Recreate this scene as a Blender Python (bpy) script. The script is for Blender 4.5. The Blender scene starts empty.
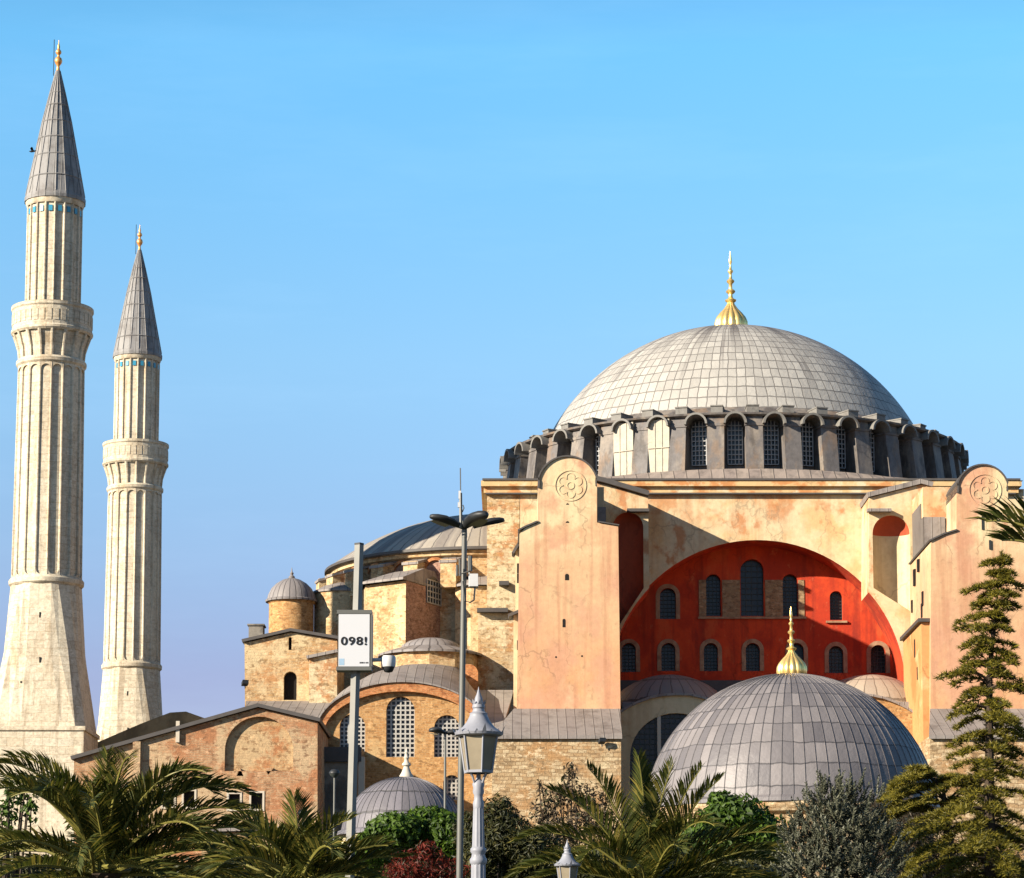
import bpy, bmesh, math, random
from mathutils import Vector, Matrix, noise
from mathutils.geometry import tessellate_polygon
random.seed(11)
S = bpy.context.scene
COL = S.collection
PI = math.pi

# ------------------------------------------------------------------ camera, sky, sun, exposure
FPX, CX, CY, EYE = 2830.0, 512.0, 624.0, 1.7
TH = math.atan(0.1385)
cam = bpy.data.cameras.new("camera"); camo = bpy.data.objects.new("camera", cam); COL.objects.link(camo)
cam.sensor_width = 36.0; cam.lens = FPX * 36 / 1024; cam.shift_y = (CY - 439) / 1024
cam.clip_start = 0.5; cam.clip_end = 9000
camo.location = (0, 0, EYE); camo.rotation_euler = (PI / 2 + TH, 0, 0)
S.camera = camo

SUN_A, SUN_E = math.radians(58), math.radians(22.5)
w = bpy.data.worlds.new("World"); S.world = w; w.use_nodes = True
wn = w.node_tree
sky = wn.nodes.new("ShaderNodeTexSky"); sky.sky_type = 'NISHITA'; sky.sun_disc = False
sky.sun_elevation = SUN_E; sky.sun_rotation = PI + SUN_A
sky.altitude = 0; sky.air_density = 1.0; sky.dust_density = 0.0; sky.ozone_density = 3.0
# low sky dulled as by smog; sky overhead dimmed to lower the fill light
tc = wn.nodes.new("ShaderNodeTexCoord"); sep = wn.nodes.new("ShaderNodeSeparateXYZ"); wn.links.new(tc.outputs["Generated"], sep.inputs[0])
air = wn.nodes.new("ShaderNodeValToRGB"); wn.links.new(sep.outputs[2], air.inputs[0])
AIR = [(0.0, (.50, .37, .46)), (0.118, (.60, .472, .583)), (0.228, (.824, .955, .936)), (0.332, (.70, 1.2, 1.21)), (0.46, (.42, .62, .68)), (0.7, (.30, .42, .50))]
el = air.color_ramp.elements
while len(el) < len(AIR): el.new(0.5)
for e_, (p_, c_) in zip(el, AIR): e_.position = p_; e_.color = (*[v / 2 for v in c_], 1)
mul = wn.nodes.new("ShaderNodeMix"); mul.data_type = 'RGBA'; mul.blend_type = 'MULTIPLY'; mul.inputs[0].default_value = 1.0
wn.links.new(sky.outputs[0], mul.inputs[6]); wn.links.new(air.outputs[0], mul.inputs[7])
dbl = wn.nodes.new("ShaderNodeVectorMath"); dbl.operation = 'SCALE'; dbl.inputs["Scale"].default_value = 2.0
wn.links.new(mul.outputs[2], dbl.inputs[0])
mpc = wn.nodes.new("ShaderNodeMapping"); mpc.inputs[3].default_value = (2.2, 2.2, 13.0); mpc.inputs[2].default_value = (.05, .12, 0); wn.links.new(tc.outputs["Generated"], mpc.inputs[0])
cn = wn.nodes.new("ShaderNodeTexNoise"); cn.inputs["Scale"].default_value = 2.0; cn.inputs["Detail"].default_value = 6; cn.inputs["Roughness"].default_value = .62; wn.links.new(mpc.outputs[0], cn.inputs["Vector"])
cr = wn.nodes.new("ShaderNodeMapRange"); cr.inputs[1].default_value = .5; cr.inputs[2].default_value = .75; cr.inputs[4].default_value = .05; wn.links.new(cn.outputs[0], cr.inputs[0])
cm_ = wn.nodes.new("ShaderNodeMix"); cm_.data_type = 'RGBA'; cm_.inputs[7].default_value = (4.6, 6.2, 7.8, 1)
wn.links.new(cr.outputs[0], cm_.inputs[0]); wn.links.new(dbl.outputs[0], cm_.inputs[6])
wn.links.new(cm_.outputs[2], wn.nodes["Background"].inputs[0])
wn.nodes["Background"].inputs[1].default_value = 0.085

sl = bpy.data.lights.new("sun", 'SUN'); sl.energy = 5.0; sl.angle = math.radians(0.5); sl.color = (1.0, 0.885, 0.72)
so = bpy.data.objects.new("sun", sl); COL.objects.link(so)
TOSUN = Vector((-math.sin(SUN_A) * math.cos(SUN_E), -math.cos(SUN_A) * math.cos(SUN_E), math.sin(SUN_E)))
so.rotation_euler = (-TOSUN).to_track_quat('-Z', 'Y').to_euler(); so.location = (-60, -60, 90)

vs = S.view_settings
vs.view_transform = 'Standard'; vs.look = 'None'; vs.exposure = 1.35; vs.gamma = 1; vs.use_curve_mapping = False
S.cycles.max_bounces = 6; S.cycles.diffuse_bounces = 3; S.cycles.transparent_max_bounces = 8
S.cycles.use_denoising = True

# ------------------------------------------------------------------ picture -> world at a given depth
ST, CT = math.sin(TH), math.cos(TH)
def P(px, py, Y):
    x = (px - CX) / FPX; v = (CY - py) / FPX
    t = Y / (CT - v * ST)
    return Vector((t * x, Y, EYE + t * (ST + v * CT)))
def XZ(pts, Y):
    return [(P(a, b, Y).x, P(a, b, Y).z) for a, b in pts]
def Zp(py, Y): return P(CX, py, Y).z
def Xp(px, Y, py=600): return P(px, py, Y).x

# ------------------------------------------------------------------ mesh builder
class MB:
    def __init__(s): s.v = []; s.f = []; s.m = []
    def pts(s, ps):
        n = len(s.v); s.v += [tuple(p) for p in ps]; return list(range(n, n + len(ps)))
    def face(s, idx, mi=0): s.f.append(tuple(idx)); s.m.append(mi)
    def poly(s, ps, mi=0): s.face(s.pts(ps), mi)
    def box(s, x0, x1, y0, y1, z0, z1, mi=0):
        i = s.pts([(x, y, z) for z in (z0, z1) for y in (y0, y1) for x in (x0, x1)])
        for q in ((0, 1, 5, 4), (1, 3, 7, 5), (3, 2, 6, 7), (2, 0, 4, 6), (4, 5, 7, 6), (0, 2, 3, 1)):
            s.face([i[k] for k in q], mi)
    def obox(s, c, ax, ay, az, mi=0):            # oriented box: centre and three half-axis vectors
        c = Vector(c); i = s.pts([c + a * ax + b * ay + d * az for d in (-1, 1) for b in (-1, 1) for a in (-1, 1)])
        for q in ((0, 1, 5, 4), (1, 3, 7, 5), (3, 2, 6, 7), (2, 0, 4, 6), (4, 5, 7, 6), (0, 2, 3, 1)):
            s.face([i[k] for k in q], mi)
    def loft(s, rings, closed=True, mi=0, cap0=False, cap1=False):
        R = [s.pts(r) for r in rings]; n = len(R[0])
        for a, b in zip(R, R[1:]):
            for k in range(n if closed else n - 1):
                s.face((a[k], a[(k + 1) % n], b[(k + 1) % n], b[k]), mi)
        if cap0: s.face(R[0][::-1], mi)
        if cap1: s.face(R[-1], mi)
    def lathe(s, prof, c=(0, 0, 0), n=48, a0=0, a1=2 * PI, mi=0, sec=None, cap0=False, cap1=False):
        full = abs(a1 - a0 - 2 * PI) < 1e-6
        if sec is None:
            m = n if full else n + 1
            sec = [(a0 + (a1 - a0) * k / n, 1.0) for k in range(m)]
        rings = [[(c[0] + r * q * math.sin(a), c[1] - r * q * math.cos(a), c[2] + z) for a, q in sec] for r, z in prof]
        s.loft(rings, full, mi, cap0, cap1)
    def tube(s, path, rad, n=6, mi=0, cap=True):
        path = [Vector(p) for p in path]
        if not isinstance(rad, (list, tuple)): rad = [rad] * len(path)
        rings = []; ref = None
        for k, p in enumerate(path):
            d = (path[min(k + 1, len(path) - 1)] - path[max(k - 1, 0)]).normalized()
            if ref is None: ref = Vector((0, 0, 1)) if abs(d.z) < .9 else Vector((1, 0, 0))
            u = d.cross(ref)
            if u.length < 1e-4: u = d.cross(Vector((0, 1, 0.1)))
            u.normalize(); vv = u.cross(d)
            rings.append([p + (u * math.cos(2 * PI * j / n) + vv * math.sin(2 * PI * j / n)) * rad[k] for j in range(n)])
        s.loft(rings, True, mi, cap, cap)
    def wall(s, outer, holes, Y, back, reveal=.35, mi=0, rmi=None, smi=None):
        """Upright wall in the plane y=Y: outline and holes in (x,z); sides run back, the holes get reveals."""
        rmi = mi if rmi is None else rmi
        loops = [outer] + holes
        flat = [p for l in loops for p in l]
        i = s.pts([(x, Y, z) for x, z in flat])
        for t in tessellate_polygon([[Vector((x, z, 0)) for x, z in l] for l in loops]):
            s.face([i[k] for k in t], mi)
        if back:
            j = s.pts([(x, Y + back, z) for x, z in outer]); n = len(outer)
            for k in range(n): s.face((i[k], i[(k + 1) % n], j[(k + 1) % n], j[k]), smi(k) if smi else mi)
        o = len(outer)
        for h in holes:
            j = s.pts([(x, Y + reveal, z) for x, z in h]); n = len(h)
            for k in range(n): s.face((i[o + k], i[o + (k + 1) % n], j[(k + 1) % n], j[k]), rmi)
            o += n
    def strip(s, line, Y0, Y1, t, mi=0):
        """A band of thickness t that follows an (x,z) line and spans y0..y1 (a coping)."""
        rings = []
        for k, (x, z) in enumerate(line):
            a = line[max(k - 1, 0)]; b = line[min(k + 1, len(line) - 1)]
            d = Vector((b[0] - a[0], b[1] - a[1])).normalized(); nx, nz = -d.y, d.x
            if nz < 0 and abs(nz) > .2: nx, nz = -nx, -nz
            rings.append([(x, Y0, z), (x + nx * t, Y0, z + nz * t), (x + nx * t, Y1, z + nz * t), (x, Y1, z)])
        s.loft(rings, True, mi, True, True)
    def build(s, name, mats, parent=None, origin=None, smooth=None):
        root = parent
        pw = Vector(parent["_w"]) if parent else Vector((0, 0, 0))
        og = Vector(origin) if origin is not None else pw
        me = bpy.data.meshes.new(name)
        me.from_pydata([tuple(Vector(p) - og) for p in s.v], [], s.f)
        for m in (mats if isinstance(mats, (list, tuple)) else [mats]): me.materials.append(m)
        me.polygons.foreach_set("material_index", s.m)
        bm = bmesh.new(); bm.from_mesh(me); bmesh.ops.recalc_face_normals(bm, faces=bm.faces); bm.to_mesh(me); bm.free()
        if smooth:
            me.shade_smooth()
            if smooth < 180: me.set_sharp_from_angle(angle=math.radians(smooth))
        me.update()
        o = bpy.data.objects.new(name, me); COL.objects.link(o)
        o.location = og - pw; o.parent = parent
        o["_w"] = tuple(og)
        return o

def tag(o, label=None, cat=None, group=None, kind=None):
    if label: o["label"] = label
    if cat: o["category"] = cat
    if group: o["group"] = group
    if kind: o["kind"] = kind
    return o
def thing(name, loc, label, cat, group=None):
    o = bpy.data.objects.new(name, None); COL.objects.link(o); o.location = loc; o["_w"] = tuple(loc)
    o.empty_display_size = .5
    return tag(o, label, cat, group)
def copy_tree(o, parent=None):
    c = o.copy(); COL.objects.link(c); c.parent = parent
    for ch in [k for k in bpy.data.objects if k.parent == o]: copy_tree(ch, c)
    return c

def arch(x0, x1, zb, zt, n=14, rise=None):
    """Arched outline: bottom left, bottom right, then over the top to the left."""
    a = (x1 - x0) / 2; c = (x0 + x1) / 2; r = min(a, zt - zb) if rise is None else rise
    return [(x0, zb), (x1, zb)] + [(c + a * math.cos(PI * k / n), zt - r + r * math.sin(PI * k / n)) for k in range(n + 1)]
def arch_px(x0, x1, yt, yb, Y, n=14, rise=None):
    a, b = P(x0, yb, Y), P(x1, yb, Y)
    return arch(a.x, b.x, a.z, Zp(yt, Y), n, rise)
def grow(x0, x1, zb, zt, t): return x0 - t, x1 + t, zb, zt + t

# ------------------------------------------------------------------ materials
class NT:
    K = .62                                       # overall reflectance of the paints below
    def __init__(s, name):
        s.m = bpy.data.materials.new(name); s.m.use_nodes = True; s.t = s.m.node_tree
        s.b = s.t.nodes["Principled BSDF"]
    def n(s, typ, **kw):
        nd = s.t.nodes.new("ShaderNode" + typ)
        for k, v in kw.items(): setattr(nd, k, v)
        return nd
    def l(s, a, b): s.t.links.new(a, b)
    def put(s, sock, v):
        if hasattr(v, "is_output"): s.l(v, sock)
        elif isinstance(v, tuple) and len(v) == 3 and sock.type == 'RGBA': sock.default_value = (*[min(1, a * s.K) for a in v], 1)
        else: sock.default_value = v
    def math(s, op, a, b=0.0, c=None):
        nd = s.n("Math", operation=op); s.put(nd.inputs[0], a); s.put(nd.inputs[1], b)
        if c is not None: s.put(nd.inputs[2], c)
        return nd.outputs[0]
    def mix(s, f, a, b, blend='MIX'):
        nd = s.n("Mix", data_type='RGBA', blend_type=blend)
        s.put(nd.inputs[0], f); s.put(nd.inputs[6], a); s.put(nd.inputs[7], b); return nd.outputs[2]
    def ramp(s, v, lo, hi):
        nd = s.n("MapRange"); nd.interpolation_type = 'SMOOTHSTEP'
        s.put(nd.inputs[0], v); nd.inputs[1].default_value = lo; nd.inputs[2].default_value = hi; return nd.outputs[0]
    def scaled(s, vec, sc):
        nd = s.n("VectorMath", operation='MULTIPLY'); s.l(vec, nd.inputs[0]); nd.inputs[1].default_value = sc; return nd.outputs[0]
    def noise(s, vec, scale, detail=5, rough=.6, stretch=(1, 1, 1), off=0):
        if stretch != (1, 1, 1) or off:
            mp = s.n("Mapping"); s.l(vec, mp.inputs[0]); mp.inputs[3].default_value = stretch; mp.inputs[1].default_value = (off, off * 1.7, off * .6); vec = mp.outputs[0]
        nd = s.n("TexNoise"); s.l(vec, nd.inputs["Vector"]); nd.inputs["Scale"].default_value = scale
        nd.inputs["Detail"].default_value = detail; nd.inputs["Roughness"].default_value = rough; return nd.outputs[0]
    def bump(s, h, strength=.3, dist=.05):
        nd = s.n("Bump"); nd.inputs["Strength"].default_value = strength; nd.inputs["Distance"].default_value = dist
        s.l(h, nd.inputs["Height"]); s.l(nd.outputs[0], s.b.inputs["Normal"])
    def pos(s): return s.n("NewGeometry").outputs["Position"]
    def obj(s): return s.n("TexCoord").outputs["Object"]
    def finish(s, col, rough=.8, metal=0.0):
        s.put(s.b.inputs["Base Color"], col); s.put(s.b.inputs["Roughness"], rough); s.b.inputs["Metallic"].default_value = metal
        s.b.inputs["Specular IOR Level"].default_value = .3
        return s.m
    def wall_uv(s):
        g = s.n("NewGeometry"); sx = s.n("SeparateXYZ"); s.l(g.outputs["Position"], sx.inputs[0])
        sn = s.n("SeparateXYZ"); s.l(g.outputs["True Normal"], sn.inputs[0])
        k = s.math('GREATER_THAN', s.math('ABSOLUTE', sn.outputs[0]), s.math('ABSOLUTE', sn.outputs[1]))
        u = s.math('ADD', s.math('MULTIPLY', sx.outputs[1], k), s.math('MULTIPLY', sx.outputs[0], s.math('SUBTRACT', 1.0, k)))
        c = s.n("CombineXYZ"); s.l(u, c.inputs[0]); s.l(sx.outputs[2], c.inputs[1]); return c.outputs[0], g.outputs["Position"]

def plaster(name, base, patches=(), grain=.16, rough=.9, streak=None, bump=.25):
    """patches: (colour, noise scale, lo, hi, stretch, strength)"""
    t = NT(name); p = t.pos(); col = base
    for i, (c, sc, lo, hi, st, k, *zr) in enumerate(patches):
        f = t.ramp(t.noise(p, sc, 6, .62, st, 3.1 * i + len(name)), lo, hi)
        if zr:                                     # damp or repair that keeps to a band of heights
            sz = t.n("SeparateXYZ"); t.l(p, sz.inputs[0]); f = t.math('MULTIPLY', f, t.ramp(sz.outputs[2], zr[0][0], zr[0][1]))
        col = t.mix(t.math('MULTIPLY', f, k), col, c)
    if streak:
        f = t.ramp(t.noise(p, 1.0, 4, .62, (1.1, 1.1, .06), 9), .48, .66)
        col = t.mix(t.math('MULTIPLY', f, streak[1]), col, streak[0])
    vo = t.n("TexVoronoi", feature='DISTANCE_TO_EDGE'); wv = t.n("VectorMath", operation='MULTIPLY_ADD')
    nz = t.n("TexNoise"); t.l(p, nz.inputs["Vector"]); nz.inputs["Scale"].default_value = .8; nz.inputs["Detail"].default_value = 5
    t.l(nz.outputs["Color"], wv.inputs[0]); wv.inputs[1].default_value = (2.2, 2.2, 2.2); t.l(p, wv.inputs[2])
    mp = t.n("Mapping"); t.l(wv.outputs[0], mp.inputs[0]); mp.inputs[3].default_value = (1, 1, .55); t.l(mp.outputs[0], vo.inputs["Vector"]); vo.inputs["Scale"].default_value = .33
    crack = t.math('MULTIPLY', t.math('SUBTRACT', 1.0, t.ramp(vo.outputs[0], .004, .022)), t.ramp(t.noise(p, .3, 3, .5, (1, 1, 1), 17), .46, .58))
    col = t.mix(t.math('MULTIPLY', crack, .42), col, tuple(.35 * a for a in base))
    sp = t.ramp(t.noise(p, 1.9, 5, .7, (1, 1, .8), 23), .60, .70)
    col = t.mix(t.math('MULTIPLY', sp, .45), col, tuple(.55 * a for a in base))
    g = t.noise(p, 2.6, 8, .72)
    v = t.math('ADD', 1 - grain * 2.2, t.math('MULTIPLY', g, grain * 4.4))
    hs = t.n("HueSaturation"); t.put(hs.inputs["Color"], col); t.l(v, hs.inputs["Value"])
    t.bump(t.noise(p, 5, 8, .7), bump, .06)
    return t.finish(hs.outputs[0], rough)

def masonry(name, c1, c2, mortar, bw=.8, bh=.32, plast=None, patch=None, msize=.02, bump=.6, dirt=None, warp=1.0, spk=1.0):
    t = NT(name); uv, p = t.wall_uv()
    # bend the courses a little so they are not ruled lines
    nz = t.n("TexNoise"); t.l(p, nz.inputs["Vector"]); nz.inputs["Scale"].default_value = .55; nz.inputs["Detail"].default_value = 3
    dv = t.n("VectorMath", operation='MULTIPLY_ADD'); t.l(nz.outputs["Color"], dv.inputs[0]); dv.inputs[1].default_value = (.5 * warp, .22 * warp, 0); t.l(uv, dv.inputs[2])
    br = t.n("TexBrick"); t.l(dv.outputs[0], br.inputs["Vector"]); br.inputs["Scale"].default_value = 1
    br.inputs["Brick Width"].default_value = bw; br.inputs["Row Height"].default_value = bh; br.inputs["Mortar Size"].default_value = msize
    br.inputs["Mortar Smooth"].default_value = .4; br.offset = .46
    t.put(br.inputs["Color1"], c1); t.put(br.inputs["Color2"], c2); t.put(br.inputs["Mortar"], mortar)
    col = br.outputs["Color"]
    col = t.mix(t.ramp(t.noise(p, 3.2, 6, .7, (1, 1, 2.2)), .5, .72), col, tuple(.62 * a for a in c2))
    if patch:
        col = t.mix(t.math('MULTIPLY', t.ramp(t.noise(p, .42, 5, .65, (1, 1, 1.3), 4), .48, .6), .85), col, patch)
    if plast:
        f = t.ramp(t.noise(p, .26, 7, .66, (1, 1, 1), 7.3), plast[1], plast[1] + .07)
        col = t.mix(t.math('MULTIPLY', f, .9), col, plast[0])
    if dirt:
        col = t.mix(t.math('MULTIPLY', t.ramp(t.noise(p, .9, 5, .65, (1, 1, .25), 2), .55, .75), .7), col, dirt)
    col = t.mix(t.math('MULTIPLY', t.ramp(t.noise(p, 1.7, 4, .6, (1, 1, 1.8), 31), .54, .62), .7 * spk), col, tuple(.5 * a for a in c2))
    col = t.mix(t.math('MULTIPLY', t.ramp(t.noise(p, 2.1, 4, .6, (1, 1, 1.8), 43), .56, .64), .65 * spk), col, tuple(min(1, 1.25 * a + .05) for a in c1))
    if name.startswith('minaret'):
        run = t.ramp(t.noise(p, 1.0, 4, .6, (1.6, 1.6, .045), 13), .52, .66)
        col = t.mix(t.math('MULTIPLY', run, .45), col, (.34, .25, .16))
    g = t.noise(p, 4.5, 8, .75)
    hs = t.n("HueSaturation"); t.put(hs.inputs["Color"], col); t.l(t.math('ADD', .30, t.math('MULTIPLY', g, 1.42)), hs.inputs["Value"])
    h = t.math('ADD', t.math('MULTIPLY', br.outputs["Fac"], -.5), t.noise(p, 6, 8, .75))
    t.bump(h, bump, .07)
    return t.finish(hs.outputs[0], .92)

def lead_dome(name, R, nseg, row, c1, c2, seam, streak=None, mortar=.05, off=0.0, rough=.55, zc=0.0, wave=.5):
    """Lead sheets on a dome whose sphere centre is zc above the object's origin: laid in rings and gores."""
    t = NT(name); p = t.obj(); s = t.n("SeparateXYZ"); t.l(p, s.inputs[0])
    sh = .5 if row > 20 else 0.0
    ang = t.math('MULTIPLY', t.math('ARCTAN2', s.outputs[0], s.outputs[1]), nseg / (2 * PI))
    rr = t.math('SQRT', t.math('ADD', t.math('MULTIPLY', s.outputs[0], s.outputs[0]), t.math('MULTIPLY', s.outputs[1], s.outputs[1])))
    lat = t.math('MULTIPLY_ADD', t.math('ARCTAN2', t.math('SUBTRACT', s.outputs[2], zc), rr), R / row, sh)
    wob = t.noise(p, .5, 3, .6)
    ang = t.math('ADD', ang, t.math('MULTIPLY', t.math('SUBTRACT', wob, .5), wave)); lat = t.math('ADD', lat, t.math('MULTIPLY', t.math('SUBTRACT', t.noise(p, .7, 3, .6, (1, 1, 1), 5), .5), .35 if row < 20 else 0.0))
    c = t.n("CombineXYZ"); t.l(ang, c.inputs[0]); t.l(lat, c.inputs[1])
    br = t.n("TexBrick"); t.l(c.outputs[0], br.inputs["Vector"]); br.inputs["Scale"].default_value = 1
    br.inputs["Brick Width"].default_value = 1; br.inputs["Row Height"].default_value = 1; br.offset = off
    br.inputs["Mortar Size"].default_value = mortar; br.inputs["Mortar Smooth"].default_value = .3
    t.put(br.inputs["Color1"], c1); t.put(br.inputs["Color2"], c2); t.put(br.inputs["Mortar"], seam)
    col = br.outputs["Color"]
    wp = t.pos()
    col = t.mix(t.math('MULTIPLY', t.ramp(t.noise(wp, .5, 6, .65), .45, .7), .35), col, tuple(a * .62 for a in c1))
    if streak:
        f = t.ramp(t.noise(c.outputs[0], 1.0, 3, .6, (.5, .035, 1)), .49, .57)
        top = t.ramp(lat, streak[1] * R / row, streak[2] * R / row)
        col = t.mix(t.math('MULTIPLY', t.math('MULTIPLY', f, top), .85), col, streak[0])
        col = t.mix(t.math('MULTIPLY', t.ramp(lat, 1.0 * R / row, 1.35 * R / row), .55 if row < 20 else 0.0), col, streak[0])
        f2 = t.math('MULTIPLY', t.ramp(t.noise(c.outputs[0], 1.0, 3, .6, (.55, .03, 1), 5), .55, .62), t.ramp(lat, (streak[1] - .25) * R / row, streak[1] * R / row))
        col = t.mix(t.math('MULTIPLY', f2, .6), col, streak[0])
    h = t.math('ADD', t.math('MULTIPLY', br.outputs["Fac"], -1.0), t.math('MULTIPLY', t.noise(wp, 2.2, 4, .6), 1.0))
    t.bump(h, .5, .08)
    return t.finish(col, rough)

def lead_sheet(name, c1, c2, seam_w=.7, dirt=(.12, .10, .09)):
    """Flat lead roof: standing seams down the slope."""
    t = NT(name); p = t.pos(); s = t.n("SeparateXYZ"); t.l(p, s.inputs[0])
    u = t.math('DIVIDE', s.outputs[0], seam_w)
    fr = t.math('ABSOLUTE', t.math('SUBTRACT', t.math('FRACT', u), .5))
    seam = t.ramp(fr, .43, .48)
    cell = t.n("TexWhiteNoise", noise_dimensions='1D'); t.l(t.math('FLOOR', u), cell.inputs["W"])
    col = t.mix(cell.outputs[0], c1, c2)
    col = t.mix(t.math('MULTIPLY', t.ramp(t.noise(p, .7, 6, .7), .45, .7), .6), col, dirt)
    col = t.mix(t.math('MULTIPLY', seam, .6), col, tuple(a * .35 for a in c1))
    t.bump(t.math('ADD', seam, t.noise(p, 2.5, 5, .6)), .5, .06)
    return t.finish(col, .6)

def plain(name, c, rough=.6, metal=0.0, var=.15, scale=6):
    t = NT(name); p = t.obj(); t.K = 1.0 if metal > .5 else NT.K
    hs = t.n("HueSaturation"); t.put(hs.inputs["Color"], c)
    t.l(t.math('ADD', 1 - var, t.math('MULTIPLY', t.noise(p, scale, 5, .65), 2 * var)), hs.inputs["Value"])
    return t.finish(hs.outputs[0], t.math('ADD', rough - .08, t.math('MULTIPLY', t.noise(p, scale * .6, 3), .16)), metal)

def foliage(name, c1, c2, c3=None, trans=.35, rough=.55):
    t = NT(name); t.K = .6; g = t.n("NewGeometry"); r = g.outputs["Random Per Island"]
    col = t.mix(r, c1, c2)
    if c3:
        wn_ = t.n("TexWhiteNoise", noise_dimensions='1D'); t.l(t.math('MULTIPLY', r, 91.7), wn_.inputs["W"])
        col = t.mix(t.math('GREATER_THAN', wn_.outputs[0], .8), col, c3)
    cl = t.noise(g.outputs["Position"], 1.3, 3, .6)
    hs = t.n("HueSaturation"); t.put(hs.inputs["Color"], col); t.l(t.math('ADD', .55, t.math('MULTIPLY', cl, .9)), hs.inputs["Value"])
    t.finish(hs.outputs[0], rough)
    tr = t.n("BsdfTranslucent"); t.l(hs.outputs[0], tr.inputs[0])
    mx = t.n("MixShader"); mx.inputs[0].default_value = trans
    out = t.t.nodes["Material Output"]
    t.l(t.b.outputs[0], mx.inputs[1]); t.l(tr.outputs[0], mx.inputs[2]); t.l(mx.outputs[0], out.inputs[0])
    return t.m

M = {}
M["ground"] = plaster("ground_earth", (.10, .09, .05), [((.05, .07, .02), .2, .45, .6, (1, 1, 1), .9)])
M["minaret"] = masonry("minaret_limestone", (.80, .71, .55), (.70, .59, .43), (.50, .39, .25), 1.2, .6, plast=((.84, .74, .56), .5), msize=.018, bump=.25, dirt=(.52, .37, .21), spk=.35)
M["minaret_lead"] = lead_sheet("minaret_spire_lead", (.37, .36, .345), (.26, .255, .26), .55)
M["tile"] = plain("turquoise_tile", (.06, .36, .56), .3)
M["gold"] = plain("gilded_bronze", (.95, .66, .24), .34, .8, .12)
M["copper"] = plain("gilt_copper", (.72, .33, .10), .4, .6, .15)
M["dome"] = lead_dome("great_dome_lead", 16.8, 124, 1.05, (.56, .535, .485), (.43, .41, .375), (.19, .175, .16), ((.13, .115, .11), .78, 1.2), .055)
M["drum"] = plaster("drum_lead_cladding", (.18, .165, .16), [((.32, .27, .22), .8, .45, .62, (1, 1, .3), .8), ((.11, .095, .085), .9, .50, .64, (1, 1, .35), .85), ((.30, .19, .11), .6, .52, .64, (1, 1, .5), .5)], .25, .65)
M["drum_light"] = plaster("pale_lead_panel", (.58, .52, .40), [((.42, .38, .32), .7, .45, .65, (1, 1, 1), .7)], .12, .6)
M["block"] = plaster("lead_block", (.24, .23, .21), [((.18, .16, .14), .8, .48, .66, (1, 1, .4), .7)], .15, .65)
M["glass"] = plain("dark_window_glass", (.018, .024, .030), .25, 0, .3, 1.5)
M["grille"] = plain("pale_window_lattice", (.52, .50, .46), .6)
M["grille_dark"] = plain("dark_window_lattice", (.055, .065, .06), .6)
M["grille_drum"] = plain("grey_window_lattice", (.50, .50, .50), .6)
M["arch_wall"] = plaster("ochre_plaster", (.80, .63, .39), [((.74, .46, .20), .22, .46, .62, (1, 1, 1), .7), ((.60, .24, .09), .5, .57, .66, (1, 1, .8), .8), ((.80, .66, .42), .35, .50, .6, (1, 1, 1), .8), ((.40, .27, .17), 1.4, .60, .72, (1, 1, .7), .5), ((.60, .24, .09), .5, .47, .60, (1, 1, .8), .65, (37.9, 39.8)), ((.70, .30, .10), .3, .46, .56, (1, 1, .8), .8, (33, 27))], .16, streak=((.55, .27, .12), .35))
M["red"] = plaster("oxide_red_plaster", (.74, .075, .018), [((.50, .040, .014), .3, .45, .58, (1, 1, .7), .8), ((.80, .14, .04), .5, .54, .64, (1, 1, .5), .6), ((.34, .03, .016), .9, .56, .68, (1, 1, .3), .6), ((.80, .24, .10), 1.6, .62, .70, (1, 1, .6), .5)], .14, streak=((.30, .03, .016), .6))
M["red_niche_and_shade"] = plaster("red_niche_plaster", (.55, .10, .04), [((.28, .04, .02), .3, .45, .62, (1, 1, .5), .8)], .14)  # red of the left niche, also the shadow tone of the right conch
M["tower"] = plaster("peach_plaster", (.74, .46, .265), [((.78, .52, .29), .12, .44, .58, (1, 1, 1), .55), ((.74, .35, .15), .2, .42, .60, (1, 1, .7), .6, (31, 24)), ((.70, .37, .235), .17, .46, .58, (1, 1, .8), .75), ((.84, .70, .42), .24, .42, .52, (1, 1, .8), .85, (33, 35.5)), ((.82, .66, .40), .2, .57, .66, (1, 1, .7), .55), ((.60, .30, .16), .35, .52, .64, (1, 1, .5), .4)], .12, streak=((.56, .27, .15), .6))
M["orange_plaster"] = plaster("orange_plaster", (.72, .36, .14), [((.60, .22, .07), .3, .45, .6, (1, 1, .6), .8), ((.78, .55, .28), .3, .54, .64, (1, 1, 1), .8)], .12)
M["cream"] = plaster("cream_plaster", (.78, .64, .40), [((.60, .46, .27), .4, .5, .65, (1, 1, .5), .8), ((.55, .33, .16), .7, .58, .7, (1, 1, .5), .6)], .12, streak=((.5, .36, .2), .4))
M["roundel"] = plaster("stucco_roundel", (.70, .50, .29), [((.56, .37, .2), .8, .5, .64, (1, 1, 1), .6)], .1)
M["cornice"] = plaster("cornice_stucco", (.74, .52, .26), [((.62, .25, .08), .5, .50, .60, (1, 1, 1.5), .85), ((.82, .70, .47), .4, .52, .6, (1, 1, 1), .9)], .14)
M["stone_brick"] = masonry("stone_and_brick", (.72, .57, .36), (.58, .36, .16), (.64, .50, .31), .85, .33, plast=((.78, .64, .40), .49), patch=(.54, .24, .09), dirt=(.35, .18, .08))
M["ochre_brick"] = masonry("ochre_brick", (.64, .37, .15), (.52, .26, .09), (.58, .39, .21), .4, .18, plast=((.66, .45, .22), .56), msize=.012, bump=.4)
M["ring_brick"] = masonry("red_brick_ring", (.60, .25, .09), (.52, .18, .06), (.55, .33, .16), .3, .12, msize=.012, bump=.4)
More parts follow.
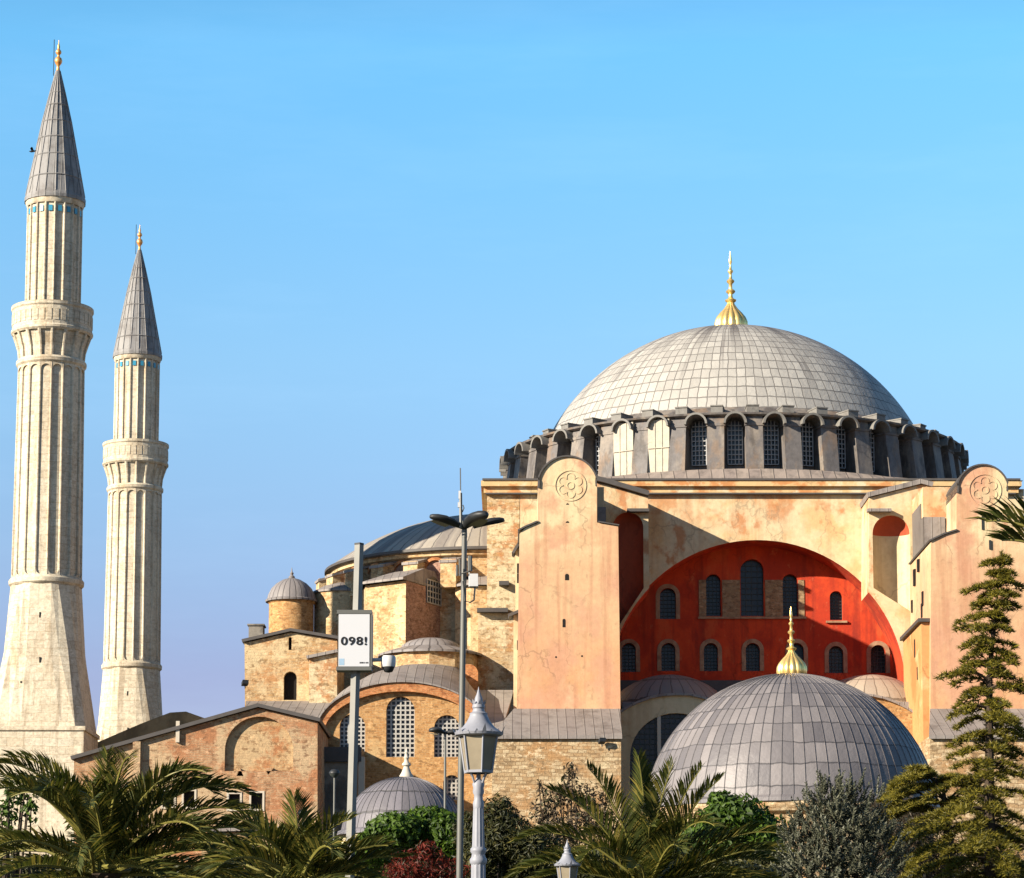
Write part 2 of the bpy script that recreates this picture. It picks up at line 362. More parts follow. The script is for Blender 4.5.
M["annex_brick"] = masonry("annex_brick", (.54, .32, .17), (.47, .24, .12), (.54, .39, .24), .42, .16, plast=((.58, .42, .25), .46), patch=(.46, .20, .09), msize=.015)
M["warm_brick"] = masonry("tawny_brick", (.68, .48, .26), (.56, .34, .15), (.62, .47, .29), .5, .22, plast=((.74, .57, .33), .5), patch=(.54, .27, .11), msize=.016, dirt=(.36, .2, .1))
M["shaded_brick"] = masonry("shade_toned_brick", (.48, .29, .21), (.38, .20, .14), (.46, .32, .25), .36, .14, msize=.014)  # darker brick: shade of the turned-away apse face put into the colour
M["base_stone"] = masonry("pale_rubble", (.66, .52, .32), (.50, .33, .17), (.36, .23, .12), .55, .26, plast=((.70, .56, .34), .56), patch=(.50, .28, .12), msize=.025, warp=2.4, dirt=(.34, .2, .1))
M["grey_wall"] = plaster("grey_weathered_wall", (.30, .27, .23), [((.12, .11, .10), .6, .46, .6, (1, 1, .8), .85)], .2)  # grey of the chimney, and the hall wall's shadow painted as colour
M["lead"] = lead_sheet("grey_lead_roof", (.36, .32, .29), (.30, .26, .24), .62)
M["lead_dark"] = plain("dark_lead_edge", (.10, .09, .085), .6, 0, .3, 2)
M["half_dome"] = lead_dome("half_dome_lead", 22, 90, 60, (.56, .50, .41), (.38, .34, .29), (.16, .145, .13), ((.24, .21, .19), -.5, 2.0), .06)
M["small_lead"] = lead_dome("small_dome_lead", 2.4, 24, 30, (.34, .31, .30), (.25, .23, .23), (.10, .09, .09), None, .09)
M["shaded_roof_dome"] = lead_dome("shaded_low_dome_lead", 5, 30, 3.0, (.34, .31, .29), (.28, .26, .25), (.12, .11, .10), None, .06)  # left gallery dome: the same lead with its shade put into the colour
M["sunlit_roof_dome"] = lead_dome("sunlit_low_dome_lead", 5, 30, 3.0, (.50, .42, .33), (.42, .35, .28), (.22, .18, .14), None, .05)  # right gallery dome: the same lead painted lighter for the sun on it
M["tomb_lead"] = lead_dome("tomb_dome_lead", 8.0, 80, 1.25, (.29, .265, .265), (.15, .14, .15), (.09, .085, .09), ((.15, .14, .14), 3, 4), .03, 0, .5, wave=0.0)
M["tomb_small"] = lead_dome("small_tomb_lead", 3.2, 48, 1.3, (.235, .22, .245), (.17, .16, .175), (.10, .095, .1), None, .05, 0, .5, wave=0.0)
M["white_stone"] = plain("white_marble", (.66, .60, .50), .6)
M["frame_white"] = plain("white_window_frame", (.66, .58, .46), .6)
M["surround"] = plaster("brick_window_surround", (.42, .24, .14), [((.52, .36, .22), 1.5, .45, .6, (1, 1, 1), .8)], .25)
M["pier"] = masonry("bare_stone_pier", (.46, .32, .18), (.36, .22, .11), (.36, .25, .15), .5, .25, msize=.02)
M["black"] = plain("dark_opening", (.012, .010, .009), .9)
M["lamp_white"] = plain("white_painted_iron", (.33, .34, .385), .5, 0, .2, 9)
M["lamp_glass"] = plain("frosted_lamp_glass", (.33, .28, .20), .15, 0, .4, 3)
M["steel"] = plain("galvanised_steel", (.17, .17, .155), .5, .2, .15, 4)
M["steel_dark"] = plain("dark_painted_steel", (.035, .037, .04), .5, 0, .25, 5)
M["sign_white"] = plain("white_sign_panel", (.72, .73, .76), .5, 0, .03, 2)
M["ink"] = plain("black_lettering", (.008, .008, .01), .6)
M["pale_blue"] = plain("pale_blue_print", (.38, .55, .72), .6)
M["cam_white"] = plain("white_plastic", (.70, .70, .70), .4)
M["bark"] = plain("rough_bark", (.065, .045, .03), .9, 0, .4, 9)
M["palm"] = foliage("palm_leaflets", (.045, .062, .010), (.105, .115, .016), (.24, .20, .035), .35, .6)
M["palm_rib"] = plain("palm_midrib", (.24, .22, .05), .5, 0, .2, 5)
M["cedar"] = foliage("cedar_needles", (.19, .165, .018), (.36, .30, .035), (.06, .07, .014), .35)
M["silver"] = foliage("silvery_needles", (.14, .15, .095), (.22, .22, .15), (.07, .08, .045), .15)
M["leaf"] = foliage("green_leaves", (.05, .105, .010), (.13, .23, .018), (.03, .06, .010), .4)
M["leaf_dark"] = foliage("dark_green_leaves", (.024, .030, .008), (.055, .060, .014), (.11, .10, .022), .25)
M["leaf_red"] = foliage("red_leaves", (.12, .014, .007), (.23, .026, .009), (.05, .045, .012), .3)
M["leaf_brown"] = foliage("brownish_leaves", (.055, .040, .020), (.085, .055, .028), (.05, .055, .02), .2)
M["feather"] = plain("dark_feathers", (.02, .02, .022), .8)

# ------------------------------------------------------------------ ground
g = MB(); g.poly([(-4000, -1000, 0), (4000, -1000, 0), (4000, 7000, 0), (-4000, 7000, 0)])
tag(g.build("ground", M["ground"]), kind="structure")

# ------------------------------------------------------------------ window helper
def window(parent, x0, x1, yt, yb, Y, kind="plain", surround=0.0, cols=6, rows=None, pane_at=.3, bar=.07, gm="grille", proud=.05, sm="surround", gap=0):
    """An arched window in a wall whose face is at y=Y; yt/yb/x0/x1 in picture px at that depth."""
    a, b = P(x0, yb, Y), P(x1, yb, Y); zt = Zp(yt, Y)
    X0, X1, Z0, Z1 = a.x, b.x, a.z, zt
    mb = MB(); o = arch(X0 - .02, X1 + .02, Z0 - .02, Z1 + .02)
    mb.poly([(x, Y + pane_at, z) for x, z in o])
    base = mb.build("window", M["glass"], parent)
    if surround:
        mb = MB(); A = arch(X0, X1, Z0, Z1); B = arch(X0 - surround, X1 + surround, Z0, Z1 + surround)
        A = A[1:] + A[:1]; B = B[1:] + B[:1]
        rings = [[(q[0][0], Y - proud, q[0][1]), (q[1][0], Y - proud, q[1][1]), (q[1][0], Y + .02, q[1][1]), (q[0][0], Y + .12, q[0][1])] for q in zip(A, B)]
        mb.loft(rings, True, 0, True, True)
        mb.build("surround", M[sm], base)
    if kind == "lattice":
        mb = MB(); W = X1 - X0; pitch = W / cols; a_ = W / 2; c = (X0 + X1) / 2; zs = Z1 - min(a_, Z1 - Z0); yy = Y + pane_at - .09
        for k in range(0, cols + 1):
            x = X0 + k * pitch; h = zs + math.sqrt(max(a_ * a_ - (x - c) ** 2, 0))
            if h > Z0 + .05: mb.box(x - bar / 2, x + bar / 2, yy, yy + .06, Z0, h)
        z = Z0
        while z < Z1 - .05:
            half = a_ if z <= zs else math.sqrt(max(a_ * a_ - (z - zs) ** 2, 0))
            if half > .1: mb.box(c - half, c + half, yy + .003, yy + .057, z - bar / 2, z + bar / 2)
            z += pitch
        mb.build("lattice", M[gm], base)
    return base

# ------------------------------------------------------------------ the great mosque
DY = 232.0
DXc = Xp(732, DY, 420)
mosque = thing("domed_mosque", (DXc, 212, 0), "vast domed mosque with grey lead dome, peach buttress towers and red arched wall", "mosque")
YW = 212.0                                        # plane of the great arch wall
BX1 = DXc + (DXc - Xp(487, YW))

# west part of the block: stone and brick
mb = MB(); x0, x1 = Xp(487, YW), Xp(530, YW)
ztop = Zp(489, YW)
mb.wall(XZ([(478, 715), (520, 715), (520, 489), (487, 489), (487, 606), (485, 612), (478, 614)], YW), [], YW, 38)
mb.build("side_wall", M["stone_brick"], mosque)
for (a, b, c, d) in ((477, 508, 608, 612), (499, 509, 581, 585), (473, 484, 691, 695)):
    p, q = P(a, d, YW - .6), P(b, c, YW - .6); mb = MB(); mb.box(p.x, q.x, YW - .7, YW + .02, p.z, q.z); mb.build("ledge", M["lead_dark"], mosque)
# arch wall
ACX, ACY, AR = 757, 690, 150
def circ(a0, a1, n, r=AR, cx=ACX, cy=ACY):
    return [(cx + r * math.cos(math.radians(a0 + (a1 - a0) * k / n)), cy - r * math.sin(math.radians(a0 + (a1 - a0) * k / n))) for k in range(n + 1)]
hole = XZ([(607, 716), (907, 716)] + circ(0, 180, 48), YW)
mb = MB(); mb.wall(XZ([(519.5, 722), (1024, 722), (1024, 489), (519.5, 489)], YW), [hole], YW, 1.0, 3.2, 0, 1)
mb.build("arch_wall", [M["arch_wall"], M["red"]], mosque)
# tympanum with its windows
YT = 215.0
wins = [(660, 676, 588, 619, 1), (706, 721, 574, 616, 0), (741, 764, 559, 616, 0), (783, 798, 574, 616, 0), (830, 843, 591, 620, 0),
        (622, 636, 643, 672, 1), (661.5, 675.5, 643, 671, 1), (704, 718, 643, 671, 1), (746, 760, 643, 671, 1), (790, 804, 643, 671, 1), (829, 843.5, 646, 673, 1), (871, 886, 645, 673, 1)]
mb = MB()
mb.wall(XZ([(600, 724), (915, 724), (915, 530), (600, 530)], YT), [arch_px(a, b, c, d, YT) for a, b, c, d, s in wins], YT, .9, .62)
mb.build("tympanum_wall", M["red"], mosque)
for i, (a, b, c, d, s) in enumerate(wins):
    window(mosque, a, b, c, d, YT, "lattice", .32 if s else .0, 4, gm="grille_dark", bar=.05, pane_at=.58)
for (a, b) in ((699, 706), (722.5, 740), (765.5, 782.5), (798.5, 804)):
    mb = MB(); p, q = P(a, 617, YT), P(b, 580, YT); mb.box(p.x, q.x, YT - .06, YT + .05, p.z, q.z); mb.build("stone_pier", M["pier"], mosque)
mb = MB(); p, q = P(698, 619, YT), P(806, 617, YT); mb.box(p.x, q.x, YT - .2, YT + .02, p.z, q.z)
p, q = P(826, 623, YT), P(847, 621, YT); mb.box(p.x, q.x, YT - .2, YT + .02, p.z, q.z); mb.build("sill", M["surround"], mosque)
mb = MB()
p, q = P(600, 708, YT), P(915, 681, YT); mb.box(p.x, q.x, YT - .5, YT + .02, p.z, q.z); mb.build("plinth", M["lead_dark"], mosque)

# flank piers with their niches
YF = 207.5; FR = 148.5
def flank(outline, nx0, nx1, nyt, nyb0, nyb1, mats, wallmat):
    a = P(nx0, 560, YF).x; b = P(nx1, 560, YF).x; r = (b - a) / 2; c = (a + b) / 2; zs = Zp(nyt, YF) - r
    nh = [(a, Zp(nyb0, YF)), (b, Zp(nyb1, YF))] + [(c + r * math.cos(PI * k / 16), zs + r * math.sin(PI * k / 16)) for k in range(17)]
    on = [abs(math.hypot(x - ACX, y - ACY) - FR) < .5 for x, y in outline]
    mb = MB(); mb.wall(XZ(outline, YF), [nh], YF, YW - YF + .02, .25, 0, 0, lambda k: 1 if on[k] and on[(k + 1) % len(on)] else 0)
    fl = mb.build("arch_pier", [M[wallmat], M["red"]], mosque)
    mb = MB(); n = 18; yy = YF + .2
    low = [(c - r * math.cos(PI * k / n), yy + r * .8 * math.sin(PI * k / n), nh[0][1] + (nh[1][1] - nh[0][1]) * (1 - math.cos(PI * k / n)) / 2) for k in range(n + 1)]
    mb.face(mb.pts(low)[::-1], 0)
    ring = lambda z, q: [(c - r * q * math.cos(PI * k / n), yy + r * q * .8 * math.sin(PI * k / n), z) for k in range(n + 1)]
    mb.loft([low, ring(zs, 1)], False, 0)
    mb.loft([ring(zs + r * math.sin(PI / 2 * j / 8), max(math.cos(PI / 2 * j / 8), .01)) for j in range(9)], False, 1)
    mb.build("niche", [M[m] for m in mats], fl, smooth=40)
    return fl
lf = flank([(590, 640), (614, 640)] + circ(156, 136.5, 6, FR) + [(648, 497), (606, 484.6), (590, 481)], 613, 643.5, 512, 634, 588, ("red_niche_and_shade", "red_niche_and_shade"), "arch_wall")
rf = flank([(907, 722), (931, 722), (931, 487), (921, 484.5), (869, 498)] + circ(41.2, 0, 12, FR), 873, 910.5, 515, 588, 612, ("cream", "red_niche_and_shade"), "arch_wall")  # conch in red-brown: shadow in the niche head painted on
mb = MB(); mb.strip(XZ([(590, 480), (606, 484), (648, 496.3)], YF), YF - .5, YW, .35)
p, q = P(627, 512, YF - .3), P(649, 509, YF - .3); mb.box(p.x, q.x, YF - .6, YF + .02, p.z, q.z)
mb.build("roof", M["lead_dark"], lf)
mb = MB(); mb.strip(XZ([(868, 497.5), (921, 484), (932, 487)], YF), YF - .25, YW, .35)
p, q = P(867, 512, YF - .3), P(891, 509, YF - .3); mb.box(p.x, q.x, YF - .6, YF + .02, p.z, q.z)
mb.build("roof", M["lead"], rf)

# cornice round the block
def ring_box(mb, x0, x1, y0, y1, z0, z1): mb.box(x0, x1, y0, y1, z0, z1)
mb = MB(); e = lambda px, k: Xp(px, YW, 490)
xl, xr = Xp(487, YW, 490), 38.3
mb.box(xl - .25, xr + .2, YW - .30, YW + 40, Zp(493.5, YW), Zp(487.5, YW))
mb.box(xl - .45, xr + .4, YW - .62, YW + 40.2, Zp(487.5, YW) + .003, Zp(482, YW))
mb.build("cornice", M["cornice"], mosque)
mb = MB(); mb.box(xl - .35, xr + .3, YW - .72, YW + 40.3, Zp(482, YW) + .003, Zp(480, YW)); mb.box(xl - .1, xr, YW - .40, YW + .01, Zp(495, YW), Zp(493.5, YW) - .003)  # lead edge, plus a dark strip drawn as shade under the cornice
mb.build("cornice_edge_and_shade", M["lead_dark"], mosque)
# skirt roof from the square up to the drum
mb = MB(); n = 96; zc0 = Zp(480, YW - .6); zc1 = Zp(468.5, 212.7)
sq = []; ci = []
for k in range(n):
    a = 2 * PI * k / n; dx, dy = math.sin(a), -math.cos(a); m_ = max(abs(dx), abs(dy)); h = 20.45
    sq.append((DXc + dx / m_ * h, DY + dy / m_ * h, zc0)); ci.append((DXc + dx * 19.3, DY + dy * 19.3, zc1))
mb.loft([sq, ci], True)
M["skirt"] = lead_sheet("skirt_roof_lead", (.40, .33, .28), (.33, .27, .24), .95)
mb.build("skirt_roof", M["skirt"], mosque)

# drum: buttresses, windows, hoods, blocks
zb, zt = zc1, Zp(412, 213.5)
ztop_blk = Zp(404.5, 215)
C0 = Vector((DXc, DY, 0)); NB = 40
mb = MB(); mb.lathe([(17.5, zb - .3), (17.5, zt - .1)], C0, 80); mb.build("drum_wall", M["drum"], mosque, smooth=30)
mb = MB(); mb.lathe([(16.8, zt - .36), (18.9, zt - .36), (19.15, zt - .28), (19.2, zt - .14), (17.3, zt + .14), (17.25, zt + .3), (16.4, zt + .5), (15.4, zt + 1.2)], C0, 120); mb.build("drum_cornice", M["drum"], mosque, smooth=30)
A0 = 3 / 13.2 / 19
def radial(a): return Vector((math.sin(a), -math.cos(a), 0)), Vector((math.cos(a), math.sin(a), 0))
def dcopy(o, ang, first):
    """Turns a copy of a piece of the drum about the dome's axis."""
    c = o if first else o.copy()
    if not first: COL.objects.link(c)
    c.rotation_euler = (0, 0, ang); c.location = (0, DY - 212, 0)
    return c
def local(mb, name, mats, smooth=None):
    o = mb.build(name, mats, None, smooth=smooth); o.parent = mosque; return o
# profile pieces are modelled facing the camera about the axis at the origin
mb = MB(); hw = .68
pr = [(-19.35, zb - .2), (-18.75, zt - .38), (-16.8, zt - .38), (-16.8, zb - .2)]
A = mb.pts([(-hw, y, z) for y, z in pr]); B = mb.pts([(hw * .94, y, z) for y, z in pr])
mb.face(A); mb.face(B[::-1])
for k in range(4): mb.face((A[k], A[(k + 1) % 4], B[(k + 1) % 4], B[k]))
mb.box(-hw - .07, hw + .05, -18.92, -17.3, zt - 1.12, zt - .92)
butt0 = local(mb, "drum_buttress", M["drum"])
mb = MB(); hw2 = .74; zs = zt - 1.02                # hood: a half tube
for r0, r1, y0, y1 in ((.74, .90, -19.45, -16.9),):
    rings = []
    for k in range(13):
        a = PI * k / 12
        rings.append([(r0 * math.cos(a), y0, zs + r0 * math.sin(a)), (r1 * math.cos(a), y0, zs + r1 * math.sin(a)), (r1 * math.cos(a), y1, zs + r1 * math.sin(a)), (r0 * math.cos(a), y1, zs + r0 * math.sin(a))])
    mb.loft(rings, True, 0, True, True)
hood0 = local(mb, "window_hood", M["block"], 40)
mb = MB(); mb.box(-.46, .46, -17.7, -15.2, zt - .2, ztop_blk - .25); mb.box(-.5, .5, -17.77, -15.1, ztop_blk - .247, ztop_blk - .15)
block0 = local(mb, "parapet_block", M["block"])
mb = MB(); ww = .56; wb, wt = zb + .65, zt - .48
mb.poly([(x, -17.55, z) for x, z in arch(-ww, ww, wb, wt)])
win0 = local(mb, "drum_window", M["glass"])
mb = MB()
for k in range(5):
    x = -ww + k * ww / 2; h = wt - ww + math.sqrt(max(ww * ww - x * x, 0)); mb.box(x - .035, x + .035, -17.72, -17.62, wb, h)
z = wb
while z < wt - .2:
    half = ww if z < wt - ww else math.sqrt(max(ww * ww - (z - wt + ww) ** 2, .001)); mb.box(-half, half, -17.717, -17.623, z - .035, z + .035); z += .38
lat0 = mb.build("lattice", M["grille_drum"]); lat0.parent = win0
mb = MB(); mb.box(-.86, .86, -19.05, -17.2, zb - .1, zt - .42)
for x in (-.3, .28): mb.box(x - .025, x + .025, -19.1, -19.05, zb, zt - .42)
mb.box(-.86, .86, -19.14, -19.1, zb + 1.9, zb + 1.95)
pan0 = local(mb, "lead_panel", M["drum_light"])
half = PI / NB; firstp = True
for k in range(NB):
    a = A0 + 2 * PI * k / NB
    dcopy(butt0, a, k == 0); dcopy(block0, a, k == 0)
    b = a + half
    dcopy(hood0, b, k == 0)
    bay = (k + 1) % NB
    if k in (NB - 3, NB - 4):
        dcopy(pan0, b, firstp); firstp = False
    else:
        c = dcopy(win0, b, k == 0)
        if k:
            d = lat0.copy(); COL.objects.link(d); d.parent = c

# main dome
RS = 17.3; ZCD = Zp(328, DY) - RS - .2
mb = MB()
a_lo = math.asin((zt + .3 - ZCD) / RS)
prof = [(RS * math.cos(a_lo + (PI / 2 - a_lo) * k / 40), RS * math.sin(a_lo + (PI / 2 - a_lo) * k / 40)) for k in range(41)]
prof[-1] = (.01, RS)
mb.lathe(prof, (DXc, DY, ZCD), 232)
dome = mb.build("dome", M["dome"], mosque, origin=(DXc, DY, ZCD), smooth=60)
def finial(parent, base, h, r, mat, name="finial"):
    """Gilded alem: ribbed onion and a stem of knops."""
    mb = MB(); n = 14
    sec = [(2 * PI * k / (n * 4), 1 + (.07, .03, -.07, .03)[k % 4]) for k in range(n * 4)]
    on = [(.80, -.02), (.96, .02), (1.0, .08), (.98, .14), (.86, .2), (.66, .255), (.42, .31), (.26, .36), (.18, .40)]
    mb.lathe([(r * a, h * b * .95) for a, b in on], base, sec=sec)
    st = [(.20, .37), (.34, .39), (.36, .405), (.2, .42), (.13, .44), (.13, .475), (.26, .495), (.3, .51), (.24, .525), (.12, .54), (.11, .60), (.22, .62), (.25, .635), (.2, .65), (.1, .665), (.09, .73), (.17, .75), (.17, .765), (.08, .78), (.07, .85), (.11, .87), (.09, .91), (.02, 1.0)]
    mb.lathe([(r * a, h * b) for a, b in st], base, 14)
    return mb.build(name, M[mat], parent, origin=base, smooth=50)
k_ = DY / FPX
finial(dome, (DXc, DY, ZCD + RS - .25), 86 * k_, 16.5 * k_, "gold")

# buttress towers
def tower(pts, YT0, depth, neck, roundel, coping, slits, name="buttress_tower"):
    body, nk = pts
    mb = MB()
    o = XZ(body, YT0); mb.wall(o, [], YT0, depth)
    o2 = XZ(nk, YT0); mb.wall(o2, [], YT0 - .003, neck)
    j = [(x, YT0 + neck, z) for x, z in o2]; mb.poly(j)
    t = mb.build(name, M["tower"], mosque)
    mb = MB()
    for line in coping: mb.strip(XZ(line[0], YT0), YT0 - .14, YT0 + line[1], line[2] * .7)
    mb.build("coping", M["lead_dark"], t)
    rx, ry, rr = roundel; c = P(rx, ry, YT0); k = YT0 / FPX; r = rr * k
    mb = MB()
    def ringd(cx, cz, r0, r1, a0, a1, n, y0, y1):
        rings = []
        for q in range(n + 1):
            a = a0 + (a1 - a0) * q / n
            rings.append([(cx + r0 * math.cos(a), y0, cz + r0 * math.sin(a)), (cx + r1 * math.cos(a), y0, cz + r1 * math.sin(a)), (cx + r1 * math.cos(a), y1, cz + r1 * math.sin(a)), (cx + r0 * math.cos(a), y1, cz + r0 * math.sin(a))])
        mb.loft(rings, True, 0)
    ringd(c.x, c.z, r * .98, r * 1.04, 0, 2 * PI, 40, YT0 - .05, YT0)
    ringd(c.x, c.z, r * .2, r * .26, 0, 2 * PI, 16, YT0 - .04, YT0)
    for q in range(6):
        a = PI / 6 + q * PI / 3
        ringd(c.x + .56 * r * math.cos(a), c.z + .56 * r * math.sin(a), r * .24, r * .29, a - 2.1, a + 2.1, 14, YT0 - .04, YT0)
    mb.build("rosette", M["tower"], t, smooth=40)
    for (sx, sy, sw, sh) in slits:
        mb = MB(); p = P(sx - sw / 2, sy + sh / 2, YT0); q = P(sx + sw / 2, sy - sh / 2, YT0)
        mb.poly([(x, YT0 - .012, z) for x, z in arch(p.x, q.x, p.z, q.z, 6)]); mb.build("slit_window", M["black"], t)
    return t
lt_neck = [(538, 527), (597, 525)] + [(567.5 + 29.5 * math.cos(PI * k / 20), 486 - 29 * math.sin(PI * k / 20)) for k in range(21)]
lt = tower([[(516.6, 712), (620.5, 712), (618.2, 526), (597, 522.5), (538.5, 522.5), (525, 528), (519.5, 534)], lt_neck], 197, 10.5, 10.3, (570.5, 485.5, 15.5),  # neck runs back unseen, deepened to throw shade on the left arch pier
      [([(597, 486)] + [(567.5 + 29.5 * math.cos(PI * k / 20), 486 - 29 * math.sin(PI * k / 20)) for k in range(21)] + [(538, 488)], 5.2, .16),
       ([(598, 522.3), (619, 525.8)], 10.5, .12), ([(518.5, 531), (525, 527.6), (538, 522)], 10.5, .16)],
      [(567, 577, 4, 6.5), (564, 623, 3, 8.5), (567.5, 504, 3, 1.5), (567.5, 522, 3.5, 1.8), (556, 657, 1.8, 1.8), (582, 656, 1.8, 1.8)])
rt_neck = [(957, 536), (1008, 536)] + [(983, 0)] * 0 + [(982.5 + 25.5 * math.cos(PI * k / 20), 491 - 25.5 * math.sin(PI * k / 20)) for k in range(21)]
rt = tower([[(930.5, 722), (1034, 722), (1032, 538), (1008, 532), (957, 531), (944, 535), (931, 541)], rt_neck], 197, 10.5, 5.0, (985, 490, 16),
      [([(1008, 491)] + [(982.5 + 25.5 * math.cos(PI * k / 20), 491 - 25.5 * math.sin(PI * k / 20)) for k in range(21)] + [(957, 493)], 5.2, .16),
       ([(1008, 531.5), (1032, 537.6)], 10.5, .12), ([(929.5, 541.5), (944, 534.6), (957, 530.6)], 10.5, .16)],
      [])
mb = MB()   # drain bracket on the right tower
p = P(981.5, 522, 197); mb.box(p.x, p.x + .11, 196.92, 197.02, p.z - .55, p.z + .4); p = P(989, 548, 197); mb.box(p.x, p.x + .14, 196.9, 197.02, p.z - .1, p.z + .55)
mb.build("bracket", M["steel_dark"], rt)
# stepped lead masses behind the necks, filling up to the cornice
def zp(py, Y): return Zp(py, Y)
for (xa, xb, ya, yb, pyt, pyb, nm) in ((538.5, 604, 202.1, 211.9, 487, 530, "lead"), (923, 962, 202.1, 211.9, 487, 536, "lead")):
    mb = MB(); a = P(xa, 500, ya); b = P(xb, 500, ya)
    mb.box(a.x, b.x, ya, yb, Zp(pyb, ya), Zp(pyt, ya)); mb.build("rear_mass", M["arch_wall"], lt if xa < 700 else rt)
for (x0_, x1_, pt, pb, Yq, T) in ((597.5, 606, 507, 521, 201.8, lt), (923.5, 945, 517, 538, 201.8, rt)):
    mb = MB(); a = P(x0_, pb, Yq); b = P(x1_, pt, Yq); mb.box(a.x, b.x, Yq, Yq + 5.6, a.z - .6, b.z); mb.box(a.x, b.x - .6, Yq + 1.2, Yq + 5.6, b.z, b.z + 1.2); mb.build("stepped_roof", M["lead"], T)
# buttress lean-to on the left face of the right tower
mb = MB(); xa = P(930.5, 630, 197).x
mb.loft([[(xa - .55, 197.6, 0), (xa + .1, 197.6, 0), (xa + .1, 197.6, Zp(621, 197)), (xa - .55, 197.6, Zp(621, 197))],
         [(xa - .55, 207, 0), (xa + .1, 207, 0), (xa + .1, 207, Zp(641, 207)), (xa - .55, 207, Zp(641, 207))]], True, 0, True, True)
mb.build("side_buttress", M["orange_plaster"], rt)
mb = MB(); z0_, z1_ = Zp(621, 197), Zp(641, 207)
mb.loft([[(xa - .8, 197.3, z0_), (xa + .05, 197.3, z0_), (xa + .05, 197.3, z0_ + .25), (xa - .8, 197.3, z0_ + .25)], [(xa - .8, 207, z1_), (xa + .05, 207, z1_), (xa + .05, 207, z1_ + .25), (xa - .8, 207, z1_ + .25)]], True, 0, True, True)
mb.build("coping", M["lead_dark"], rt)
mb = MB()
for (px, py, Yq, h, wd) in ((917, 565, 202.5, .9, .5), (923, 598, 200.5, 1.0, .5), (921, 610, 201, 1.0, .5), (913, 577, 204.5, 1.2, .6), (922, 648, 200.8, 1.3, .5), (909, 606, 206, .9, .4), (925, 673, 199.8, .9, .4)):
    z = Zp(py, Yq); xx = xa - (.012 if py < 640 else .57); mb.box(xx - .0, xx + .3, Yq, Yq + wd, z - h / 2, z + h / 2)
mb.build("slit_window", M["black"], rt)
# left thickening of the left tower
mb = MB(); a = P(513.5, 620, 202.5).x; b = P(519.8, 620, 202.5).x
mb.box(a, b + 1, 202.5, 207.4, 0, Zp(614, 202.5)); mb.box(P(515.5, 560, 203).x, b + 1, 203, 207.4, Zp(614, 202.5), Zp(548, 203)); mb.build("side_buttress", M["cream"], lt)
mb = MB(); mb.obox(((a + b) / 2, 203, Zp(614, 202.5) + .1), Vector((.6, 0, .25)), Vector((0, .9, 0)), Vector((-.03, 0, .1))); mb.obox((P(517, 548, 203).x, 203.5, Zp(547, 203)), Vector((.3, 0, .5)), Vector((0, .9, 0)), Vector((-.08, 0, .05)))
mb.build("coping", M["lead_dark"], lt)
mb = MB()
for py in (573, 583, 650): mb.box(a + .25, a + .45, 202.46, 202.6, Zp(py, 202.5), Zp(py, 202.5) + .7)
mb.build("slit_window", M["black"], lt)
# lead roof and stone base in front of each tower
def tower_base(xl0, xl1, xr0, xr1, t):
    YB = 190.0
    mb = MB(); mb.wall(XZ([(xl1, 870), (xr1, 870), (xr1, 736), (xl1, 736)], YB), [], YB, 17); mb.build("base_wall", M["base_stone"], t)
    mb = MB(); a, b, c, d = P(xl1 - 1, 735.5, YB - .25), P(xr1 + 1, 735.5, YB - .25), P(xr0, 708.5, 197.05), P(xl0, 708.5, 197.05)
    u = Vector((0, 0, -.22)); mb.loft([[a, b, b + u, a + u], [d, c, c + u, d + u]], True, 0, True, True)
    mb.build("base_roof", M["lead"], t)
tower_base(514, 492, 620, 621, lt); tower_base(930, 930, 1040, 1050, rt)
mb = MB(); a, b, c, d = P(470, 735, 192), P(500, 735, 192), P(514, 690, 207), P(474, 690, 207)
u = Vector((0, 0, -.25)); mb.loft([[a, b, b + u, a + u], [d, c, c + u, d + u]], True, 0, True, True); mb.build("base_roof", M["lead"], lt)
mb = MB(); a = P(478, 760, 192.3).x; b = P(500, 760, 192.3).x; mb.box(a, b, 192.3, 206, 0, Zp(736, 192.3)); mb.build("base_wall", M["base_stone"], lt)

